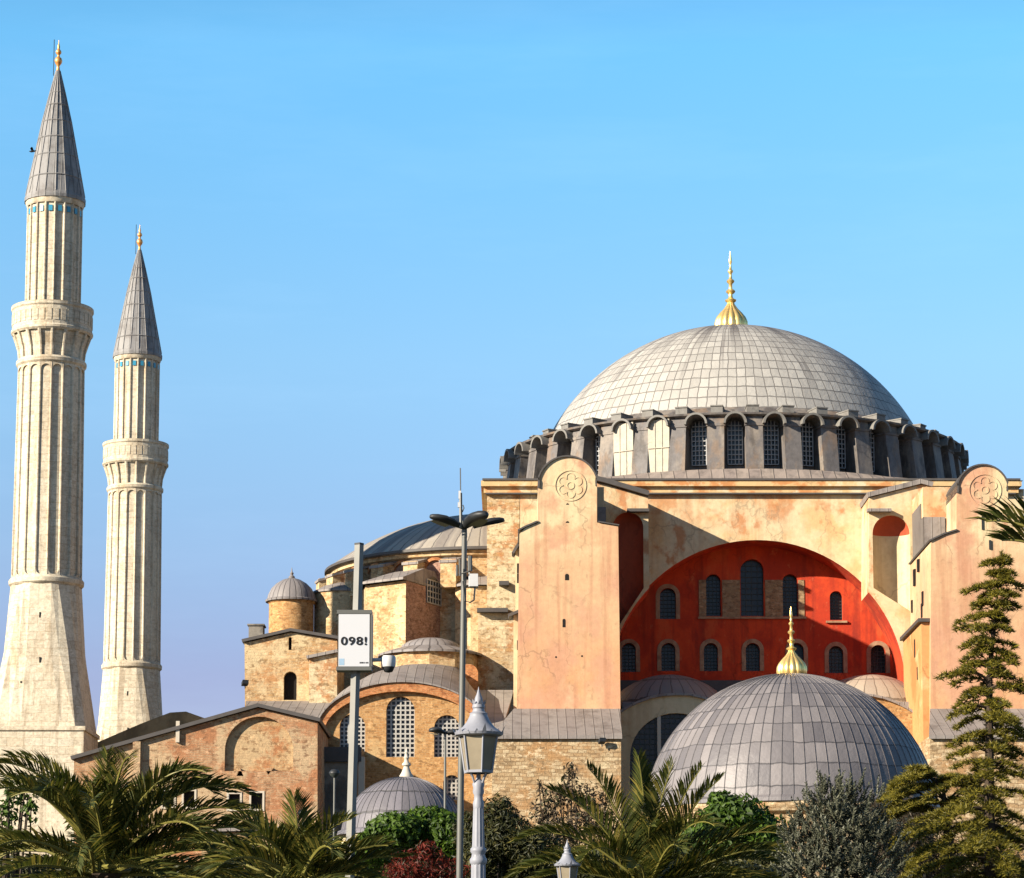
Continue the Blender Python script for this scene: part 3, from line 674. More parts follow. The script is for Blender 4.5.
# side galleries under the great arch: low domes, curved gables with lunette windows
def gallery(sgn, wallmat, domemat, lit):
    mir = lambda pts, Y: XZ(pts, Y) if sgn > 0 else [(2 * 18.35 - x, z) for x, z in XZ(pts, Y)][::-1]
    YG = 203.0
    top = [(740, 724), (730, 713), (716, 704), (703, 699), (690, 696), (676, 695.5), (662, 696.5), (650, 699), (638, 703.5), (627, 709), (621, 713)]
    lun = [(630, 786), (722, 786)] + [(676 + 46 * math.cos(PI * k / 20), 757 - 44 * math.sin(PI * k / 20)) for k in range(21)]
    mb = MB(); mb.wall(mir([(621, 880), (740, 880)] + top, YG), [mir(lun, YG)], YG, 6, .5)
    gw = mb.build("gallery_wall", M[wallmat], mosque)
    mb = MB(); line = mir(top, YG); mb.strip(line, YG - .3, YG + 6, .16); mb.build("coping", M["lead"], gw)
    L = mir(lun, YG); xs = [p[0] for p in L]; zs = [p[1] for p in L]
    mb = MB(); mb.poly([(x, YG + .42, z) for x, z in L]); wdw = mb.build("lunette_window", M["glass"], gw)
    mb = MB(); c = (min(xs) + max(xs)) / 2; hw_ = (max(xs) - min(xs)) / 2; z0 = min(zs); zsp = Zp(757, YG); ht = max(zs) - zsp
    def top_at(x): return zsp + ht * math.sqrt(max(1 - ((x - c) / hw_) ** 2, 0))
    for k in range(1, 18):
        x = c - hw_ + 2 * hw_ * k / 18; mb.box(x - .035, x + .035, YG + .34, YG + .4, z0, top_at(x))
    z = z0
    while z < max(zs):
        hf = hw_ if z < zsp else hw_ * math.sqrt(max(1 - ((z - zsp) / ht) ** 2, 0)); mb.box(c - hf, c + hf, YG + .337, YG + .403, z - .03, z + .03); z += .38
    mb.build("lattice", M["grille_dark"], gw)
    mb = MB()
    for x in (c - hw_ * .36, c + hw_ * .36): mb.box(x - .13, x + .13, YG + .05, YG + .36, z0, top_at(x) - .02)
    mb.build("mullion", M["frame_white"], gw)
    cx = Xp(668, 210) if sgn > 0 else Xp(868, 210)
    zb_ = Zp(699, 205.5); h = Zp(675, 210) - zb_; r = 4.6; R = (r * r + h * h) / (2 * h)
    am = math.asin(r / R); prof = [(R * math.sin(am * (1 - k / 12)) + .001, R * math.cos(am * (1 - k / 12)) - (R - h)) for k in range(13)]
    mb = MB(); mb.lathe([(r + .15, -.35)] + prof, (cx, 210, zb_), 60)
    mb.build("gallery_dome", M[domemat], mosque, origin=(cx, 210, zb_), smooth=40)
    mb = MB(); a = min(XZ([(621, 700), (740, 700)], YG), key=lambda p: p[0])
    x0 = 8.0 if sgn > 0 else 21.0; mb.box(x0, x0 + 8.0, 204.6, 214.6, zb_ - 1.2, zb_ - .3); mb.build("gallery_roof", M["lead"], mosque)
gallery(1, "cream", "shaded_roof_dome", 0)
gallery(-1, "ochre_brick", "sunlit_roof_dome", 1)
mb = MB(); mb.box(14.5, 23.0, 206.5, 214.9, 0, Zp(706, 206.5)); mb.build("gallery_link", M["orange_plaster"], mosque)

# western half dome with its arcade
HX, HY = Xp(492, DY), 231.0
zE = Zp(545, 217); zK = Zp(519.5, DY)
r = HX - Xp(327, HY); h = zK - zE; R = (r * r + h * h) / (2 * h); am = math.asin(r / R)
prof = [(r + .05, -.3)] + [(R * math.sin(am * (1 - k / 20)) + .002, R * math.cos(am * (1 - k / 20)) - (R - h)) for k in range(21)]
mb = MB(); mb.lathe(prof, (HX, HY, zE), 60, -PI, PI * .05)
hd = mb.build("half_dome", M["half_dome"], mosque, origin=(HX, HY, zE), smooth=40)
mb = MB(); mb.lathe([(r - .6, -9), (r - .6, -.75), (r - .25, -.62), (r - .2, -.3)], (HX, HY, zE), 60, -PI, PI * .05); mb.build("half_dome_wall", M["warm_brick"], hd, smooth=30)
mb = MB(); mb.lathe([(r - .2, -.3), (r + .2, -.25), (r + .2, -.05), (r, 0)], (HX, HY, zE), 60, -PI, PI * .05); mb.build("eave", M["lead_dark"], hd, smooth=20)
def polar(a, rr, z): return Vector((HX + rr * math.sin(a), HY - rr * math.cos(a), z))
for i in range(6):
    a = -math.radians(13 + 12.3 * i); d, tng = radial(a)
    mb = MB(); zt_ = zE - 1.15
    c = polar(a, r + .1, zt_ - 1.1); mb.obox(c, tng * .62, d * .95, Vector((0, 0, 1.1)))
    bt = mb.build("arcade_buttress", M["warm_brick"], hd)
    mb = MB(); c = polar(a, r + .1, zt_ + .12); mb.obox(c, tng * .72, d * 1.05 + Vector((0, 0, -.3)), Vector((0, 0, .1))); mb.build("cap", M["lead"], bt)
    b = a - math.radians(6.15); d, tng = radial(b); mb = MB()
    o = arch(-.85, .85, -2.2, 0, 10)
    mb.poly([polar(b, r - .52, zE - .95 + z) + tng * x for x, z in o]); mb.build("arcade_recess", M["shaded_brick"], hd)  # flat panel, the recess's darkness painted by the shaded brick
    mb = MB(); rg = []
    for k in range(13):
        q = PI * k / 12; rg.append([polar(b, r - .45 + e_, zE - 1.8 + rr_ * math.sin(q)) + tng * rr_ * math.cos(q) for rr_, e_ in ((.85, .0), (1.08, .0), (1.08, .18), (.85, .18))])
    mb.loft(rg, True, 0, True, True); mb.build("arcade_arch", M["ring_brick"], hd)
# lower tier
fp = [(-13.0, 227.5), (-11.3, 216), (-8.1, 213.5), (-4.45, 221), (-4.4, 217.2), (-3.2, 216.2), (-.6, 216.2), (-.6, 236), (-13, 238)]
zL = Zp(580.5, 213.5)
mb = MB(); mb.loft([[(x, y, 10) for x, y in fp], [(x, y, zL) for x, y in fp]], True, 0); mb.f = mb.f[:]
lw = mb.build("apse_wall", [M["warm_brick"]], mosque)
for fi, pol in enumerate(lw.data.polygons):
    pass
lw.data.materials.append(M["shaded_brick"]); lw.data.polygons[2].material_index = 1  # face turned from the sun gets the brick with painted shade
mb = MB(); cxx, cyy = HX, HY
grown = [(x + (x - cxx) * .03, y + (y - cyy) * .03) for x, y in fp]
mb.loft([[(x, y, zL + .02) for x, y in grown], [(x, y, zL + .2) for x, y in grown], [(cxx + (x - cxx) * .80, cyy + (y - cyy) * .80, zL + 1.5) for x, y in fp]], True, 0, False, True)
mb.build("apse_roof", M["lead"], mosque)
a = P(423.5, 603, 217.5); b = P(436, 575, 217.5)
wx = Vector((3.65, 7.5, 0)).normalized()
c0 = Vector((-8.1, 213.5, 0)) + wx * 4.5; nrm = Vector((wx.y, -wx.x, 0))
mb = MB(); zz0, zz1 = Zp(603, 217), Zp(575, 217)
mb.poly([c0 + nrm * .05 + wx * x + Vector((0, 0, z)) for x, z in arch(-1.15, 1.15, zz0, zz1 - .05)]); wd = mb.build("apse_window", M["glass"], mosque)
mb = MB()
for k in range(6):
    x = -1.15 + k * .46; mb.obox(c0 + nrm * .1 + wx * x + Vector((0, 0, (zz0 + zz1) / 2 - .2)), wx * .05, nrm * .03, Vector((0, 0, (zz1 - zz0) / 2 - .2)))
for k in range(5): mb.obox(c0 + nrm * .1 + Vector((0, 0, zz0 + k * .45)), wx * 1.15, nrm * .027, Vector((0, 0, .045)))
mb.build("lattice", M["grille"], wd)
# round exedra left of it and the one in front
mb = MB(); ex = Xp(341, 223.5); mb.lathe([(2.15, 8), (2.15, Zp(589, 221))], (ex, 223.5, 0), 28); e1 = mb.build("exedra_wall", M["warm_brick"], mosque, smooth=30)
mb = MB(); mb.lathe([(2.3, Zp(590, 221)), (2.3, Zp(588, 221)), (1.4, Zp(584, 222)), (.01, Zp(581, 223))], (ex, 223.5, 0), 28); mb.build("roof", M["lead"], e1, smooth=30)
ex2 = Xp(431, 212.5); zz = Zp(650.5, 208.7)
mb = MB(); mb.lathe([(3.75, 5), (3.75, zz)], (ex2, 212.5, 0), 12); e2 = mb.build("exedra_wall", M["warm_brick"], mosque)
mb = MB(); mb.lathe([(4.0, -.05), (4.0, .12), (3.0, .45), (2.3, .65), (2.2, .85), (1.7, 1.15), (1.0, 1.35), (.01, 1.42)], (ex2, 212.5, zz), 32); mb.build("roof", M["small_lead"], e2, origin=(ex2, 212.5, zz), smooth=40)
mb = MB(); mb.poly([(x, 209.05, z) for x, z in arch_px(459, 478, 664, 690, 209.05)]); 
mb.build("blind_arch", M["ring_brick"], e2)

# ------------------------------------------------------------------ stair turret block, left of the half dome
YS = 207.0
blk = thing("brick_stair_block", (Xp(290, YS), YS, 0), "tawny brick block with arched doorway and a round lead capped turret on top", "building")
door = arch_px(283.5, 296.5, 671.5, 700, YS); slit = arch_px(288.5, 291.5, 637, 650, YS)
mb = MB(); mb.wall(XZ([(246, 880), (337, 880), (337, 640), (291, 632.5), (244.5, 643)], YS), [door, slit], YS, 9, .5); mb.build("wall", M["warm_brick"], blk)
mb = MB(); mb.poly([(x, YS + .45, z) for x, z in door]); mb.build("doorway", M["black"], blk)
mb = MB(); mb.poly([(x, YS + .45, z) for x, z in slit]); mb.build("slit_window", M["black"], blk)
mb = MB(); mb.strip(XZ([(242.5, 642.5), (291, 631.5), (339, 639.5)], YS), YS - .3, YS + 9.2, .22); mb.build("roof", M["lead_dark"], blk)
mb = MB(); mb.wall(XZ([(309, 880), (337, 880), (337, 653), (309, 659)], YS - 1.6), [], YS - 1.6, 1.6); mb.build("lower_wall", M["stone_brick"], blk)
mb = MB(); mb.strip(XZ([(307, 659), (338, 652.5)], YS - 1.6), YS - 1.9, YS + .01, .22); mb.build("lower_roof", M["lead"], blk)
tx, ty = Xp(291.5, 222), 222.0; zt1 = Zp(597.5, 220)
mb = MB(); mb.lathe([(1.78, Zp(660, 214)), (1.78, zt1 - .25), (1.9, zt1 - .15), (1.9, zt1)], (tx, ty, 0), 32); tu = mb.build("turret", M["ochre_brick"], blk, smooth=30)
mb = MB(); mb.lathe([(2.05, -.1), (2.08, .05), (1.95, .12), (1.85, .5), (1.6, 1.0), (1.2, 1.4), (.7, 1.7), (.2, 1.86), (.01, 1.9)], (tx, ty, zt1), 48)
td = mb.build("turret_dome", M["small_lead"], tu, origin=(tx, ty, zt1), smooth=40)
mb = MB(); mb.lathe([(.22, 1.8), (.26, 1.95), (.1, 2.1), (.16, 2.25), (.06, 2.35), (.02, 2.7)], (tx, ty, zt1), 12); mb.build("turret_finial", M["small_lead"], tu, smooth=40)
mb = MB(); a = P(248.5, 640, YS + 1.5); b = P(263, 625.5, YS + 1.5); mb.box(a.x, b.x, YS + 1.5, YS + 3, a.z - 1, b.z); mb.box(a.x - .1, b.x + .1, YS + 1.4, YS + 3.1, b.z + .003, b.z + .12); mb.build("chimney", M["grey_wall"], blk)

# ------------------------------------------------------------------ gabled brick annex
YA = 185.0
ann = thing("gabled_brick_annex", (Xp(200, YA), YA, 0), "low gabled brick building with a walled up arch and small white framed windows", "building")
blind = arch_px(224.5, 293, 716.5, 771, YA, 20)
sw = [(162.5, 174, 791, 807), (183.5, 194.5, 791, 807), (228.5, 240, 794, 809), (251, 262.5, 793, 809)]
tri = [XZ([(236.5, 776), (243.5, 776), (240, 768)], YA), XZ([(265.5, 768), (273.5, 768), (268, 775)], YA)]
rect = [XZ([(a, d), (b, d), (b, c), (a, c)], YA) for a, b, c, d in sw]
mb = MB(); mb.wall(XZ([(74, 880), (317.5, 880), (317.5, 722), (258.5, 708), (74, 759.5)], YA), [blind] + rect + tri, YA, 12, .4)
mb.build("wall", M["annex_brick"], ann)
M["blind_fill"] = masonry("ochre_infill", (.58, .38, .19), (.50, .27, .12), (.55, .39, .22), .42, .16, plast=((.60, .43, .24), .46), patch=(.48, .2, .08), msize=.015)
mb = MB(); mb.poly([(x, YA + .36, z) for x, z in blind]); mb.build("blind_arch", M["blind_fill"], ann)
for t_ in tri:
    mb = MB(); mb.poly([(x, YA + .38, z) for x, z in t_]); mb.build("vent_hole", M["black"], ann)
for a, b, c, d in sw:
    p, q = P(a, d, YA), P(b, c, YA)
    mb = MB(); mb.poly([(p.x, YA + .35, p.z), (q.x, YA + .35, p.z), (q.x, YA + .35, q.z), (p.x, YA + .35, q.z)]); wd = mb.build("window", M["black"], ann)
    mb = MB(); t_ = .13
    mb.box(p.x - t_, p.x, YA - .05, YA + .2, p.z - t_, q.z + t_); mb.box(q.x, q.x + t_, YA - .05, YA + .2, p.z - t_, q.z + t_)
    mb.box(p.x, q.x, YA - .047, YA + .2, q.z, q.z + t_); mb.box(p.x, q.x, YA - .08, YA + .2, p.z - t_, p.z); mb.build("frame", M["frame_white"], wd)
mb = MB(); mb.strip(XZ([(72, 760), (258.5, 707.3), (320, 722)], YA), YA - .35, YA + 12, .24); mb.build("roof", M["lead_dark"], ann)
mb = MB(); a = P(137, 760, YA); mb.box(a.x - .25, a.x + .25, YA - .35, YA + .01, Zp(880, YA), Zp(742, YA)); mb.build("pilaster", M["annex_brick"], ann)
mb = MB(); a = P(178, 735, YA); mb.box(a.x - .12, a.x + .12, YA - .25, YA + .01, a.z - .5, a.z + .9); mb.build("downpipe", M["frame_white"], ann)
mb = MB(); a = P(205, 815, YA - .4); mb.box(Xp(212, YA), Xp(318, YA), YA - 4, YA - .01, 0, Zp(832, YA - 4)); mb.build("lean_to", M["blind_fill"], ann)
mb = MB(); mb.strip([(Xp(211, YA - 4), Zp(832, YA - 4)), (Xp(320, YA - 4), Zp(829, YA - 4))], YA - 4.3, YA, .2); mb.build("lean_to_roof", M["lead"], ann)

# lead roof strip between the annex and the block (belongs to the vaulted hall)
YH = 196.0
hall = thing("vaulted_brick_hall", (Xp(402, YH), YH, 0), "orange brick hall with three white latticed arched windows under a wide brick arch", "building")
arc_out = [(402 + 86 * math.cos(PI * k / 32), 733 - 50.5 * math.sin(PI * k / 32)) for k in range(33)]
arc_in = [(402 + 78 * math.cos(PI * k / 32), 735 - 43 * math.sin(PI * k / 32)) for k in range(33)]
wl = [(339.5, 365, 714, 752), (386, 414.5, 696.5, 757), (434, 459.5, 715, 757)]
low = [(443, 460, 775, 800)]
mb = MB()
mb.wall(XZ([(318, 880), (486, 880)] + arc_in, YH), [arch_px(a, b, c, d, YH) for a, b, c, d in wl + low], YH, 0, .45); mb.build("wall", M["ochre_brick"], hall)
for (a, b, c, d), n_ in zip(wl + low, (6, 6, 6, 4)):
    wd = window(hall, a, b, c, d, YH, "lattice", .0, n_, bar=.11, pane_at=.4)
mb = MB(); O = XZ(arc_out, YH); I = XZ(arc_in, YH)
mb.loft([[(o[0], YH - .4, o[1]), (i_[0], YH - .4, i_[1]), (i_[0], YH + .05, i_[1]), (o[0], YH + .3, o[1])] for o, i_ in zip(O, I)], True, 0, True, True)
mb.build("brick_arch", M["ring_brick"], hall)
mb = MB()
def arcring(cx, cy, a, b, Y): return [P(cx + a * math.cos(PI * k / 32), cy - b * math.sin(PI * k / 32), Y) for k in range(33)]
mb.loft([arcring(402, 733, 87.5, 52.5, YH - .55), arcring(402, 733, 86.2, 51.0, YH - .55)], False)
mb.loft([arcring(402, 733, 87.5, 52.5, YH - .55), arcring(405, 722, 80, 50, YH + 3), arcring(412, 710, 70, 44, YH + 6), arcring(418, 697, 56, 33, YH + 9.5), arcring(424, 680, 42, 16, YH + 12), arcring(428, 668, 30, 4, YH + 13.5)], False)
mb.build("roof", M["lead"], hall, smooth=30)
mb = MB(); a = P(246, 701, 206.5); b = P(334, 701, 206.5); c = P(334, 719, 196.5); d = P(246, 719, 196.5); u = Vector((0, 0, -.25))
mb.loft([[a, b, b + u, a + u], [d, c, c + u, d + u]], True, 0, True, True); mb.build("side_roof", M["lead"], hall)
mb = MB(); mb.box(a.x, Xp(334, 197), 197, 206.9, 0, Zp(719, 196.5) - .3); mb.build("side_wall", M["annex_brick"], hall)
mb = MB(); a = P(321, 830, 192); b = P(357, 762, 192); mb.box(a.x, b.x, 192, 195.6, 0, b.z); mb.build("shadowed_wall_box", M["grey_wall"], hall)  # added dark grey box, stands for the hall wall lying in shadow
mb = MB(); mb.box(a.x - .1, b.x + .3, 191.7, 195.6, b.z + .003, b.z + 1.0); mb.build("shadowed_wall_cap", M["lead_dark"], hall)  # dark cap over the added box
mb = MB(); a = P(358.5, 810, 192.2); mb.box(a.x, a.x + .42, 191.8, 192.4, 0, Zp(757, 192)); mb.build("column", M["frame_white"], hall)

# low wall behind the minaret, between annex and minaret bases
YL = 210.0
mb = MB(); mb.wall(XZ([(84, 880), (215, 880), (215, 723), (207, 719), (186, 711.5), (170, 712.5), (140, 724), (84, 748)], YL), [], YL, 1.5, 0)
rw = mb.build("rendered_wall", plaster("olive_render", (.34, .27, .15), [((.2, .16, .09), .5, .46, .6, (1, 1, .6), .8)], .16))
tag(rw, "dull olive wall with a hipped top behind the sloping brick roof", "wall")

# ------------------------------------------------------------------ minarets
YM = 206.0
mx = P(49.5, 450, YM).x
def zm(py): return Zp(py, YM)
def rm(hw_, py): return P(512 + hw_, py, YM).x
mn = thing("stone_minaret", (mx, YM, 0), "taller looking nearer minaret at the far left, square base showing", "minaret", "pale fluted stone minarets")
NS = 18
def flute(n, dep, ribw):
    sec = []
    for k in range(n):
        a = 2 * PI * (k + .5) / n; d = 2 * PI / n
        sec += [(a - d * ribw, 1.0), (a, 1.012), (a + d * ribw, 1.0), (a + d * (ribw + .04), 1 - dep), (a + d * (.96 - ribw), 1 - dep)]
    return sec
fl = flute(NS, .045, .075)
mb = MB(); O = (mx, YM, 0)
r1, r0 = rm(33, 366), rm(35.2, 578)
mb.lathe([(r0, zm(581)), (r1, zm(369))], O, sec=fl); 
# rounded heads of the flutes
for k in range(NS):
    a = 2 * PI * (k + 1) / NS; d, tg = radial(a)
    for zc_, rr_, s_ in ((zm(375.5), r1, 1), (zm(574), r0, -1)):
        wdt = 2 * PI * rr_ / NS * .42
        pts = [Vector((mx, YM, 0)) + d * rr_ * .995 + tg * (wdt * math.cos(q)) + Vector((0, 0, zc_ + s_ * wdt * math.sin(q))) for q in [PI * j / 8 for j in range(9)]]
        top = [Vector((mx, YM, 0)) + d * rr_ * .995 + tg * (wdt * math.cos(q)) + Vector((0, 0, zc_ + s_ * (wdt + .15))) for q in [PI * j / 8 for j in range(9)]]
        mb.loft([pts, top], False); mb.loft([pts, [p - d * .12 for p in pts]], False)
sh = mb.build("shaft", M["minaret"], mn)
mb = MB()
mb.lathe([(rm(33, 366), zm(369)), (rm(34.8, 366), zm(367)), (rm(35, 366), zm(364)), (rm(33.5, 364), zm(362))], O, 36); mb.build("ring", M["minaret"], sh, smooth=30); mb = MB()
mb.lathe([(rm(35, 585), zm(588)), (rm(37.2, 585), zm(586)), (rm(37.4, 583), zm(582)), (rm(35, 580), zm(579))], O, 36)
mb.build("ring", M["minaret"], sh, smooth=30)
mb = MB()                                      # balcony: fluted corbel and parapet
cor = flute(NS, .05, .12)
mb.lathe([(rm(33, 362), zm(362.5)), (rm(34, 355), zm(352)), (rm(36.5, 346), zm(344)), (rm(39.0, 340), zm(337))], O, sec=cor)
mb.lathe([(rm(38.8, 337), zm(337.5)), (rm(40.6, 335), zm(335.5)), (rm(40.6, 333), zm(333.5)), (rm(39.6, 332), zm(332)), (rm(39.6, 314), zm(314)), (rm(40.8, 313), zm(312.5)), (rm(40.8, 309), zm(309.5)), (rm(39.3, 309), zm(309.4)), (rm(39.3, 309), zm(325)), (rm(26, 309), zm(325))], O, NS * 2)
bal = mb.build("balcony", M["minaret"], mn)
mb = MB()
for k in range(NS * 2):
    a = 2 * PI * (k + .5) / (NS * 2); d, tg = radial(a)
    mb.obox(Vector(O) + d * (rm(39.6, 320) * .998) + Vector((0, 0, zm(323))), tg * .17, d * .035, Vector((0, 0, .42)))
mb.build("parapet_panels", M["minaret"], bal)
mb = MB(); mb.lathe([(rm(27.8, 308), zm(330)), (rm(27.6, 215), zm(207))], O, sec=flute(NS, .055, .085)); up = mb.build("upper_shaft", M["minaret"], mn)
mb = MB(); mb.lathe([(rm(27.6, 208), zm(209)), (rm(28.6, 206), zm(207)), (rm(29.4, 204), zm(204)), (rm(29.6, 203), zm(202.5))], O, 36); mb.build("cornice", M["minaret"], up, smooth=30)
ra = rm(27.6, 216) * .952
for k in range(NS):
    a = 2 * PI * (k + 1) / NS; d, tg = radial(a); mb = MB(); mb.obox(Vector(O) + d * ra + Vector((0, 0, zm(215))), tg * .14, d * .05, Vector((0, 0, .22)))
    mb.build("blue_tile_panel", M["tile"], up)
mb = MB(); n = 18
sec = [(2 * PI * (k + .5) / n, 1.0) for k in range(n)]
mb.lathe([(rm(30.5, 203), zm(204)), (rm(30.7, 202), zm(201)), (rm(29.3, 198), zm(197)), (rm(21.5, 160), zm(158)), (rm(14.6, 125), zm(123)), (rm(7.5, 97), zm(93)), (rm(2.0, 72), zm(70.5))], O, sec=sec)
for k in range(n):
    a = 2 * PI * (k + .5) / n; d, tg = radial(a)
    mb.tube([Vector(O) + d * rm(x, 150) + Vector((0, 0, zm(y))) for x, y in ((29.5, 198), (21.6, 158), (14.7, 123), (7.6, 93), (2, 71))], .045, 4)
for y, x in ((180, 26.2), (158, 21.6), (140, 18.2), (123, 14.7), (106, 10.9), (93, 7.6)): mb.lathe([(rm(x + .1, y), zm(y)), (rm(x + .75, y), zm(y + .8)), (rm(x + .3, y), zm(y + 1.6))], O, sec=sec)
spire = mb.build("spire", M["minaret_lead"], mn)
mb = MB()
pr = [(2.2, 71), (1.6, 69), (1.4, 66), (3.2, 63.5), (4.0, 61), (3.2, 58.5), (1.4, 57), (1.3, 55), (2.6, 53.5), (3.0, 52), (2.2, 50.5), (1.0, 49), (1.4, 47), (1.0, 45.5), (.5, 43.5), (.2, 40)]
mb.lathe([(rm(x, y), zm(y)) for x, y in pr], O, 14); mb.build("finial", M["copper"], spire, smooth=50)
mb = MB(); mb.tube([(mx - .33, YM - .1, zm(76)), (mx - .33, YM - .1, zm(40))], .03, 5); mb.build("lightning_rod", M["steel_dark"], spire)
# flared foot on a square pedestal
mb = MB(); n = 32; rt_ = rm(35, 587); hb = rm(49, 733) * .98; zt_, zb_ = zm(587), zm(731)
top = []; mid = []; bot = []
for k in range(n):
    a = 2 * PI * (k + .5) / n; dx, dy = math.sin(a), -math.cos(a)
    oc = max(abs(math.cos(a)), abs(math.sin(a)), (abs(math.cos(a)) + abs(math.sin(a))) / math.sqrt(2))
    sqr = max(abs(dx), abs(dy)); sqr = max(sqr, (abs(dx) + abs(dy)) / 1.86)
    top.append((mx + dx / oc * rt_ * .97, YM + dy / oc * rt_ * .97, zt_)); bot.append((mx + dx / sqr * hb, YM + dy / sqr * hb, zb_))
    f_ = .47; ro = rt_ * .97 / oc * (1 - f_) + hb / sqr * f_; ro *= .955; mid.append((mx + dx * ro, YM + dy * ro, zt_ * (1 - f_) + zb_ * f_))
mb.loft([top, mid, bot], True)
foot = mb.build("flared_foot", M["minaret"], mn)
mb = MB(); mb.box(mx - hb - .12, mx + hb + .12, YM - hb - .12, YM + hb + .12, zb_ - .3, zb_); mb.box(mx - hb, mx + hb, YM - hb, YM + hb, 0, zb_ - .303); mb.build("pedestal", M["minaret"], mn)
for (px, py) in ((40, 614), (40, 659), (40, 692), (21, 683), (15, 708), (34, 716)):
    f_ = (py - 587) / (731 - 587); yy = YM - (rt_ * (1 - f_) + hb * f_) * 1.0 + .12; p = P(px, py, yy); mb = MB(); mb.box(p.x - .05, p.x + .05, yy - .06, yy + .4, p.z - (.26 if px == 40 else .0), p.z + .14); mb.build("slit_window", M["black"], foot)
m2 = copy_tree(mn); m2.location = (P(133, 600, 256.5).x, 256.5, 0)
m2["label"] = "farther minaret standing between the leftmost minaret and the brick buildings"

# ------------------------------------------------------------------ tomb with the big lead dome
YD = 160.0; tcx = Xp(790, YD, 740)
tomb = thing("domed_tomb", (tcx, YD, 0), "large blue grey lead dome of a tomb standing before the red wall", "mausoleum")
kd = P(513, 740, YD).x; Rd = 146 * kd; zcd = Zp(672.5, YD) - Rd - .12
mb = MB(); e0 = math.asin((Zp(794, YD - Rd) - zcd) / Rd)
prof = [(Rd * math.cos(e0) + .28, Rd * math.sin(e0) - .35), (Rd * math.cos(e0) + .25, Rd * math.sin(e0) - .15)] + [(Rd * math.cos(e0 + (PI / 2 - e0) * k / 32) + .002, Rd * math.sin(e0 + (PI / 2 - e0) * k / 32)) for k in range(33)]
mb.lathe(prof, (tcx, YD, zcd), 160)
for k in range(80):
    a = 2 * PI * k / 80
    pts = []
    for j in range(25):
        el = e0 + (PI / 2 - e0) * j / 24 * .985; pts.append((tcx + (Rd + .012) * math.cos(el) * math.sin(a), YD - (Rd + .012) * math.cos(el) * math.cos(a), zcd + (Rd + .012) * math.sin(el)))
    mb.tube(pts, .024, 5)
td_ = mb.build("dome", M["tomb_lead"], tomb, origin=(tcx, YD, zcd), smooth=50)
finial(td_, (tcx + .15, YD, zcd + Rd - .12), 71 * kd, 14.5 * kd, "gold")
mb = MB(); rr = Rd * math.cos(e0); zz = zcd + Rd * math.sin(e0) - .36
mb.lathe([(rr - .2, 6.0), (rr - .2, zz - .7), (rr + .15, zz - .5), (rr + .3, zz - .2), (rr + .3, zz)], (tcx, YD, 0), 16, cap1=True); dr = mb.build("drum", M["base_stone"], tomb)
mb = MB(); mb.lathe([(rr + 1.6, 0), (rr + 1.6, 5.8), (rr + 1.9, 6.0), (rr - .2, 6.8)], (tcx, YD, 0), 8); mb.build("wall", M["base_stone"], tomb)
for k in range(16):
    a = 2 * PI * (k + .5) / 16; d, tg = radial(a); mb = MB(); R_ = (rr - .2) * math.cos(PI / 16) + .02
    mb.poly([Vector((tcx, YD, 0)) + d * R_ + tg * x + Vector((0, 0, z)) for x, z in arch(-.5, .5, 8, 10.6)]); mb.build("window", M["glass"], dr)

# ------------------------------------------------------------------ small domed tomb, lower left centre
YQ = 150.0; qx = Xp(404, YQ, 800)
st = thing("small_domed_tomb", (qx, YQ, 0), "small lead dome with a white stone finial before the orange brick hall", "mausoleum")
kq = P(513, 800, YQ).x; Rq = 63 * kq; zq = Zp(777, YQ) - Rq; e0 = math.asin((Zp(826, YQ - Rq) - zq) / Rq)
prof = [(Rq * math.cos(e0) + .25, Rq * math.sin(e0) - .3), (Rq * math.cos(e0) + .2, Rq * math.sin(e0) - .1)] + [(Rq * math.cos(e0 + (PI / 2 - e0) * k / 24) + .002, Rq * math.sin(e0 + (PI / 2 - e0) * k / 24)) for k in range(25)]
mb = MB(); mb.lathe(prof, (qx, YQ, zq), 96)
for k in range(48):
    a = 2 * PI * k / 48
    mb.tube([(qx + (Rq + .005) * math.cos(e) * math.sin(a), YQ - (Rq + .005) * math.cos(e) * math.cos(a), zq + (Rq + .005) * math.sin(e)) for e in [e0 + (PI / 2 - e0) * j / 16 * .97 for j in range(17)]], .018, 4)
qd = mb.build("dome", M["tomb_small"], st, origin=(qx, YQ, zq), smooth=50)
mb = MB(); mb.lathe([(.36, -.1), (.38, .05), (.28, .2), (.18, .45), (.15, .55), (.24, .62), (.24, .7), (.13, .8), (.11, .95), (.17, 1.02), (.1, 1.1), (.08, 1.25), (.12, 1.3), (.05, 1.4), (.01, 1.62)], (qx + .12, YQ, zq + Rq), 14); mb.build("finial", M["white_stone"], qd, smooth=50)
mb = MB(); mb.lathe([(Rq * math.cos(e0) + .1, 0), (Rq * math.cos(e0) + .1, zq + Rq * math.sin(e0) - .31)], (qx, YQ, 0), 8, cap1=True); mb.build("wall", M["cream"], st)

